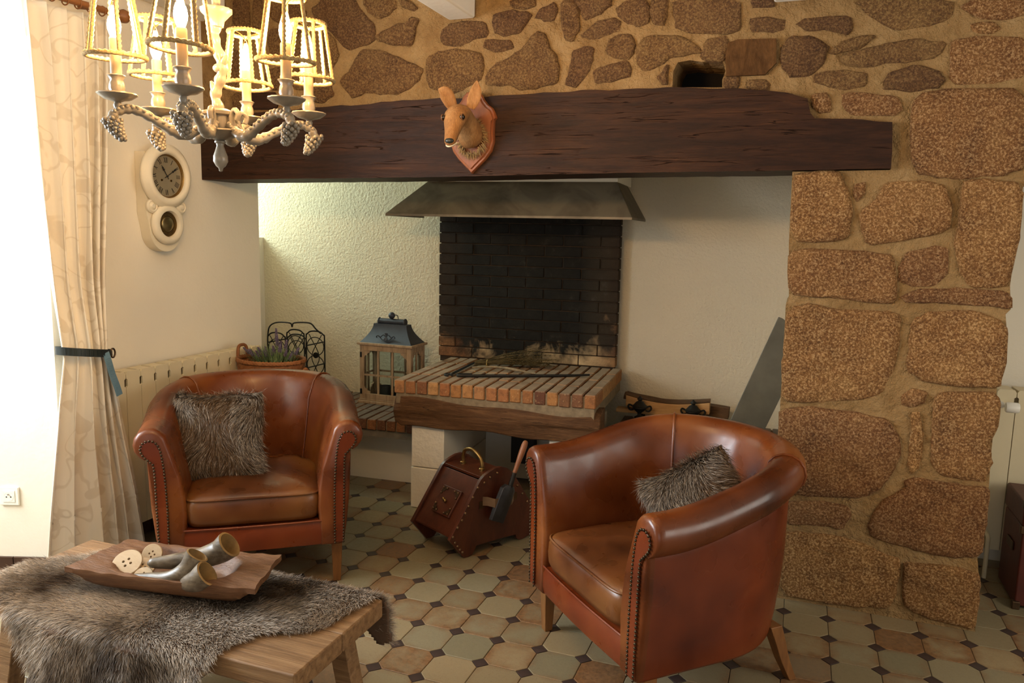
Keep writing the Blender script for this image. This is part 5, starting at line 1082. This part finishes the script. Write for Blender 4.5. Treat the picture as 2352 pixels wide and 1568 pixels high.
# ------------------------------------------------------------------ fur cushions
def cushion(label,M,hs,th,seed,n=26000,pal=0):
    """M: matrix with local x right, y up, z out of the front face"""
    t=thing('fur_cushion',label,'cushion',M.translation); rg=np.random.default_rng(seed); Mn=np.array(M.to_3x3()); T=np.array(M.translation)
    def S(u,v,s):
        pin=1-.10*(1-np.abs(v)**1.5)*0; ex=hs*(1-.07*(1-u*u)*0); x=hs*u*(1-.06*(1-v*v)); y=hs*v*(1-.06*(1-u*u)); h=th*np.clip((1-u**4)*(1-v**4),0,1)**.55
        return np.stack([x,y,s*h],-1)
    g=G()
    for s in (1,-1): g.grid(lambda a,b:tuple(M@Vector(S(np.array(2*a-1.),np.array(2*b-1.),s))),16,16)
    g.obj('cover',simple('fur_cushion_base',(.07,.048,.03),.9),t,smooth=80)
    u=rg.uniform(-1,1,n); v=rg.uniform(-1,1,n); rowq=.07; v=np.where(rg.random(n)<.8,np.clip(np.round(v/rowq)*rowq+rg.normal(0,.006,n)+.02*np.sin(u*5),-1,1),v); s=np.where(rg.random(n)<.72,1.,-1.)
    e=1e-3; P=S(u,v,s); du=S(np.clip(u+e,-1,1),v,s)-S(np.clip(u-e,-1,1),v,s); dv=S(u,np.clip(v+e,-1,1),s)-S(u,np.clip(v-e,-1,1),s); N_=np.cross(du,dv)*s[:,None]; N_/=np.linalg.norm(N_,axis=1)[:,None]+1e-12
    sw=vnoise(np.stack([u*2+5,v*2+5,s],-1),1.1,seed); ang=-PI/2+(sw-.5)*2.4+.4*u
    C=np.stack([np.cos(ang),np.sin(ang),0*u],-1); C=C-N_*(C*N_).sum(1)[:,None]
    L=np.where(rg.random(n)<.75,rg.normal(.033,.0015,n),rg.uniform(.035,.062,n)); W_=np.full(n,.00095)
    # banded hairs: dark root, alternating pale bars, pale tip
    dark=np.array([.018,.009,.0045]); pale=np.array([.72,.62,.50]); tan=np.array([.20,.105,.042]); patch=sm_np(.38,.62,vnoise(np.stack([u*1.6+9,v*.8+3,s*2],-1),1.3,seed+3))
    barred=(rg.random(n)<(.22+.55*patch)).astype(float)*rg.uniform(.7,1.0,n); nk=6; cols=np.zeros((n,nk,3)); band=np.array([0,.0,.25,.85,.15,.55])
    for k in range(nk):
        b=band[k]*barred; jit=rg.uniform(.6,1.3,n); base=(tan*.55*(1-patch)[:,None]+(dark*.6+tan*.22)*patch[:,None])*(.55+.6*k/5)
        cols[:,k]=base*(1-b)[:,None]+(pale*jit[:,None]*.75+tan*.25)*b[:,None]
    world=lambda A:A@Mn.T
    fur('fur',t,world(P)+T,world(N_),world(C),L,W_,cols,seed,.22); return t
def sm_np(a,b,x): t=np.clip((x-a)/(b-a),0,1); return t*t*(3-2*t)
def frame(loc,right,up):
    r=Vector(right).normalized(); u=Vector(up); u=(u-r*u.dot(r)).normalized(); o=r.cross(u)
    return Matrix(((r.x,u.x,o.x,loc[0]),(r.y,u.y,o.y,loc[1]),(r.z,u.z,o.z,loc[2]),(0,0,0,1)))
ML=Matrix.Translation(CHL[0])@Matrix.Rotation(CHL[1],4,'Z'); MR=Matrix.Translation(CHR[0])@Matrix.Rotation(CHR[1],4,'Z')
c=ML@Vector((-.150,.265,.625)); rv=(ML.to_3x3()@Vector((1,-.22,.03))); uv=(ML.to_3x3()@Vector((-.14,.22,1)))
cushion('brown and white barred fur cushion propped up in the armchair by the radiator',frame(c,rv,uv),.190,.06,11)
c=MR@Vector((.09,.40,.60)); rv=(MR.to_3x3()@Vector((.62,.70,.62))); uv=(MR.to_3x3()@Vector((-.75,.10,1)))
cushion('grey-brown fur cushion slumped in the armchair by the stone pillar',frame(c,rv,uv),.17,.06,23)
# ------------------------------------------------------------------ low wooden table
MT['pine']=wood('brushed_pine',[(.28,(.075,.036,.014)),(.45,(.19,.10,.042)),(.6,(.28,.16,.073)),(.8,(.36,.22,.11))],(1.2,26,26),.5,.5,knots=2.0,dist=.35)
TX0,TX1,TY0,TY1,TZ,TT=-2.335,-1.138,1.535,1.985,.42,.058
tb=thing('coffee_table','low thick-topped pine table in the foreground','table',((TX0+TX1)/2,(TY0+TY1)/2,0))
pw=(TY1-TY0)/2
for k in range(2):
    G().bx(TX0,TX1,TY0+pw*k+.0006,TY0+pw*(k+1)-.0006,TZ-TT,TZ).obj('top_plank',MT['pine'],tb,bevel=.006)
for sx in (0,1):
    x=TX1-.11 if sx else TX0+.11; d=1 if sx else -1
    for y,e in ((TY0+.08,-1),(TY1-.08,1)):
        r=[[(x+d*.05*(1-q)+a*.030,y+e*.03*(1-q)+b*.030,(TZ-TT)*q) for a,b in ((-1,-1),(1,-1),(1,1),(-1,1))] for q in (0,1)]
        G().loft(r).obj('leg',MT['pine'],tb,bevel=.004)
    G().bx(x-.028,x+.028,TY0+.05,TY1-.05,TZ-TT-.07,TZ-TT-.001).obj('cross_rail',MT['pine'],tb,bevel=.004)
# ------------------------------------------------------------------ animal hide over the table
SK=.004
out2=[(-2.30,1.56),(-2.36,1.66),(-2.375,1.745),(-2.298,1.788),(-2.223,1.84),(-2.157,1.929),(-2.135,1.985),(-2.104,2.048),(-2.02,2.055),(-1.93,2.02),(-1.75,1.97),(-1.60,2.0),(-1.535,2.014),(-1.394,2.03),(-1.30,2.06),(-1.235,2.11),(-1.17,2.17),(-1.125,2.15),(-1.13,2.05),(-1.165,1.975),(-1.185,1.887),(-1.193,1.787),(-1.232,1.73),(-1.349,1.661),(-1.385,1.589),(-1.386,1.525),(-1.41,1.48),(-1.43,1.44),(-1.47,1.36),(-1.55,1.27),(-1.66,1.20),(-1.80,1.18),(-1.92,1.22),(-1.992,1.314),(-2.067,1.386),(-2.112,1.457),(-2.15,1.525)]
poly2=np.array(out2)
def inside(x,y):
    c=np.zeros(x.shape,bool); n=len(poly2)
    for i in range(n):
        x0,y0=poly2[i]; x1,y1=poly2[(i+1)%n]; k=((y0>y)!=(y1>y))&(x<(x1-x0)*(y-y0)/((y1-y0)+1e-12)+x0); c^=k
    return c
def drape(x,s):
    """unfolded (x,s) -> bent over front and back table edges"""
    R=.03; F=TY0+.005; B=TY1-.005; z=np.full(x.shape,TZ+SK); y=s.copy()
    f=F-s; a=np.clip(f/R,0,PI/2); y=np.where(f>0,F-R*np.sin(a),y); z=np.where(f>0,TZ+SK-R*(1-np.cos(a))-np.maximum(f-R*PI/2,0),z)
    y=np.where(f>R*PI/2,y-.02*np.sin(np.clip((f-R)*6,0,1.5))-.012*np.sin(x*23+2),y)
    b=s-B; a=np.clip(b/R,0,PI/2); y=np.where(b>0,B+R*np.sin(a),y); z=np.where(b>0,TZ+SK-R*(1-np.cos(a))-np.maximum(b-R*PI/2,0),z)
    l=TX0-x; z=np.where((l>0)&(f<=0)&(b<=0),z-l*.5,z)
    w=.004*np.sin(x*17+s*9)*np.sin(s*21)+.002; z=np.where((f<=0)&(b<=0),z+np.abs(w),z)
    return np.stack([x,y,z],-1)
hide=thing('fur_hide','grey-brown animal fur hide spread over the table and hanging off its front','fur hide',(-1.75,1.7,TZ))
st_=.009; xs=np.arange(-2.40,-1.06,st_); ss=np.arange(1.15,2.28,st_); vid={}; V=[]; F_=[]
XX,SS=np.meshgrid(xs+st_/2,ss+st_/2,indexing='ij'); ins=inside(XX,SS)
def gv(i,j):
    if (i,j) not in vid: vid[(i,j)]=len(V); V.append(tuple(drape(np.array(xs[i]),np.array(ss[j]))))
    return vid[(i,j)]
for i in range(len(xs)-1):
    for j in range(len(ss)-1):
        if ins[i,j]: F_.append((gv(i,j),gv(i+1,j),gv(i+1,j+1),gv(i,j+1)))
G().add(V,F_).obj('skin',simple('hide_leather',(.10,.055,.03),.7,0,.2,12),hide,smooth=80,solid=.004)
rg=np.random.default_rng(5); n=230000; x=rg.uniform(-2.40,-1.06,n); s=rg.uniform(1.15,2.28,n); k=inside(x,s); x,s=x[k],s[k]; n=len(x)
e=2e-3; P=drape(x,s); du=drape(x+e,s)-P; dv=drape(x,s+e)-P; N_=np.cross(du,dv); N_/=np.linalg.norm(N_,axis=1)[:,None]+1e-12
cx_,cs_=-1.78,1.92; dx,ds=(x-cx_)*.9,(s-cs_)-.10; sw=vnoise(np.stack([x+9,s+9,0*x],-1),5,2)-.5; a=np.arctan2(ds,dx)+sw*2.2; 
tu=du/np.linalg.norm(du,axis=1)[:,None]; tv=dv/np.linalg.norm(dv,axis=1)[:,None]; C=tu*np.cos(a)[:,None]+tv*np.sin(a)[:,None]
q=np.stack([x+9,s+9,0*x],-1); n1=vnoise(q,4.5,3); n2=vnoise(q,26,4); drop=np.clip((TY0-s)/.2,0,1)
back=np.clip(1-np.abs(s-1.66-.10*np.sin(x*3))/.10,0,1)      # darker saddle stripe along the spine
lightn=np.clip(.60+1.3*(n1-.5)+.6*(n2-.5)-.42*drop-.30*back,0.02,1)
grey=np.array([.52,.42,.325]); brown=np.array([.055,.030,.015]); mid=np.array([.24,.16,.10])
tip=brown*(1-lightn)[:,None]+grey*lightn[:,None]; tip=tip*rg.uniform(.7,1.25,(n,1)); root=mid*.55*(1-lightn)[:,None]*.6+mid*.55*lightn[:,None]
cols=np.stack([root,(root+tip)/2*.9,tip*.95,tip],1)
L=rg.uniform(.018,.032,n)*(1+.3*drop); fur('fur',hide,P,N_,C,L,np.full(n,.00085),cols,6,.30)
# ------------------------------------------------------------------ carved wooden tray
MT['tray']=wood('carved_tray_wood',[(.25,(.05,.018,.007)),(.5,(.135,.058,.023)),(.8,(.25,.125,.055))],(2,14,14),.5,.6,knots=2.2)
TRM=Matrix.Translation((-1.742,1.795,.447))@Matrix.Rotation(math.radians(9.5),4,'Z')
tr_=thing('wooden_tray','rough carved dark wood dough tray lying on the fur hide','tray',TRM.translation)
TL,TWd,TH=.292,.120,.062
def tray_top(a,b):
    u,v=2*a-1,2*b-1; w=TWd*(1-.02*abs(u)+.006*math.sin(9*u)); x=TL*u+.003*math.sin(6*v+u*2)*abs(u)-.02*v*u; y=w*v
    r=(abs((u+.03)/.70)**2.6+abs(v/.90)**2.6)**(1/2.6); hol=sm(1.0,.70,r); 
    z=TH-.049*hol+.006*abs(u)**3+.0016*math.sin(23*u)*math.sin(17*v)
    return TRM@Vector((x,y,z))
def tray_bot(a,b):
    u,v=2*a-1,2*b-1; e=max(abs(u)**6,abs(v)**4); w=TWd*(1-.02*abs(u)+.006*math.sin(9*u)); k=sm(.66,1,abs(u)); 
    x=TL*u+.003*math.sin(6*v+u*2)*abs(u)-.02*v*u; y=w*v*(1-.10*(1-max(abs(v)**8,0)))
    z=max(.0,(TH-.012)*k)*1.0; z=max(z,(TH-.010)*abs(v)**10*.98 if abs(v)>.8 else 0)
    return TRM@Vector((x,y,z))
g=G(); nu,nv=56,24; g.grid(tray_top,nu,nv); b0=len(g.v); g.grid(tray_bot,nu,nv)
edge=[(i,0) for i in range(nu)]+[(nu,j) for j in range(nv)]+[(i,nv) for i in range(nu,0,-1)]+[(0,j) for j in range(nv,0,-1)]
ids=[i*(nv+1)+j for i,j in edge]
g.f+=[(ids[k],ids[(k+1)%len(ids)],b0+ids[(k+1)%len(ids)],b0+ids[k]) for k in range(len(ids))]
g.obj('board',MT['tray'],tr_,smooth=50)
# wooden buttons
MT['button']=wood('pale_button_wood',[(.3,(.42,.30,.18)),(.7,(.54,.42,.28))],(6,30,30),.5,.1)
def button(label,c,r,up,hole=.085):
    t=Vector(up).to_track_quat('Z','Y').to_matrix().to_4x4(); M=Matrix.Translation(c)@t@Matrix.Rotation(.6,4,'Z')
    th=thing('wooden_button',label,'button',c,group='oversized wooden buttons in the tray')
    nseg=40; hs=[(hole*2.2*r*sx,hole*2.2*r*sy) for sx in(-1,1) for sy in(-1,1)]; loops=[[Vector((r*.96*math.cos(2*PI*q/nseg),r*.96*math.sin(2*PI*q/nseg),0)) for q in range(nseg)]]
    for hx,hy in hs: loops.append([Vector((hx+hole*r*1.1*math.cos(-2*PI*q/12),hy+hole*r*1.1*math.sin(-2*PI*q/12),0)) for q in range(12)])
    tri=tessellate_polygon(loops); fl=[p for l in loops for p in l]; n=len(fl); g=G(M); h=.0042
    g.add([(p.x,p.y,h) for p in fl]+[(p.x,p.y,-h) for p in fl],[tuple(q) for q in tri]+[tuple(n+i for i in q) for q in tri])
    rim=[(r*math.cos(2*PI*q/nseg),r*math.sin(2*PI*q/nseg)) for q in range(nseg)]
    b=len(g.v); g.v+=[(x,y,h*.5) for x,y in rim]+[(x,y,-h*.5) for x,y in rim]
    for q in range(nseg):
        k=(q+1)%nseg; g.f+=[(q,k,b+k,b+q),(b+q,b+k,b+nseg+k,b+nseg+q),(b+nseg+q,b+nseg+k,n+k,n+q)]
    s=nseg
    for l in loops[1:]:
        for q in range(12): k=(q+1)%12; g.f.append((s+q,s+k,n+s+k,n+s+q))
        s+=12
    g.obj('disc',MT['button'],th,smooth=40); return th
zb=.447+.03
button('largest wooden four-hole button, propped at the left end of the tray',(-1.898,1.735,zb+.030),.045,(.25,-.55,.80))
button('wooden four-hole button leaning against the tray back edge behind the horns',(-1.868,1.805,zb+.036),.032,(.34,-.80,.50))
button('wooden four-hole button in front of the horn tip',(-1.812,1.712,zb+.014),.028,(.25,-.50,.80))
button('wooden button lying tilted at the tray front edge',(-1.862,1.728,zb+.002),.026,(-.15,-.20,.95))
button('wooden button mostly hidden behind the largest one',(-1.862,1.755,zb+.012),.040,(.25,-.30,.92))
# horns
def m_horn():
    m=NT('cattle_horn',.38,0,.45); co=m.co((1,1,1)); a=m.noise(co,14,5,.65,.5); b=m.noise(m.co((9,60,60)),2,4)
    m.col(m.mix(.35,m.ramp(a,[(.32,(.030,.018,.009)),(.5,(.10,.068,.038)),(.70,(.27,.22,.155))]),m.ramp(b,[(.35,(.045,.028,.016)),(.65,(.20,.155,.10))]))); m.bump(b,.25,.003); return m.m
MT['horn']=m_horn(); MT['hornin']=simple('horn_inside',(.26,.15,.05),.6,0,.35,15)
def horn(label,pts,r0,r1):
    P=bez(pts,8); n=len(P); t=thing('cattle_horn',label,'horn',P[0],group='horns in the tray')
    rs=[r0+(r1-r0)*(i/(n-1))**.75 for i in range(n)]; rs[0]*=.5
    o=G().tube(P,rs,20,cap=False); o.f.append(tuple(range(20))); m=n*20
    # lip and hollow
    d=(P[-1]-P[-2]).normalized(); ring=o.v[-20:]; c=P[-1]
    inn=[tuple(c+(Vector(q)-c)*.86) for q in ring]; dp=[tuple(c-d*.055+(Vector(q)-c)*.62) for q in ring]
    h=o.obj('shell',MT['horn'],t,smooth=70)
    g=G(); g.loft([[Vector(q) for q in ring],[Vector(q)+d*.002 for q in inn],[Vector(q) for q in dp]],True,False); g.f.append(tuple(range(40,60))); g.obj('hollow',MT['hornin'],t,smooth=50)
Z0=.447+.030
horn('thick horn with its blunt tip pointing at the buttons and a tall open mouth behind',[(-1.815,1.735,Z0+.044),(-1.75,1.765,Z0+.048),(-1.68,1.80,Z0+.056),(-1.625,1.828,Z0+.076),(-1.592,1.838,Z0+.102)],.012,.043)
horn('slender bluish horn curving upward in the middle',[(-1.830,1.688,Z0+.018),(-1.765,1.700,Z0+.020),(-1.70,1.710,Z0+.028),(-1.655,1.728,Z0+.055),(-1.632,1.745,Z0+.098)],.007,.034)
horn('short horn with its round dark mouth facing the front right of the tray',[(-1.70,1.745,Z0+.016),(-1.655,1.722,Z0+.020),(-1.61,1.715,Z0+.034),(-1.578,1.725,Z0+.058)],.012,.041)
for _o in bpy.data.objects:
    if 'w' in _o: del _o['w']
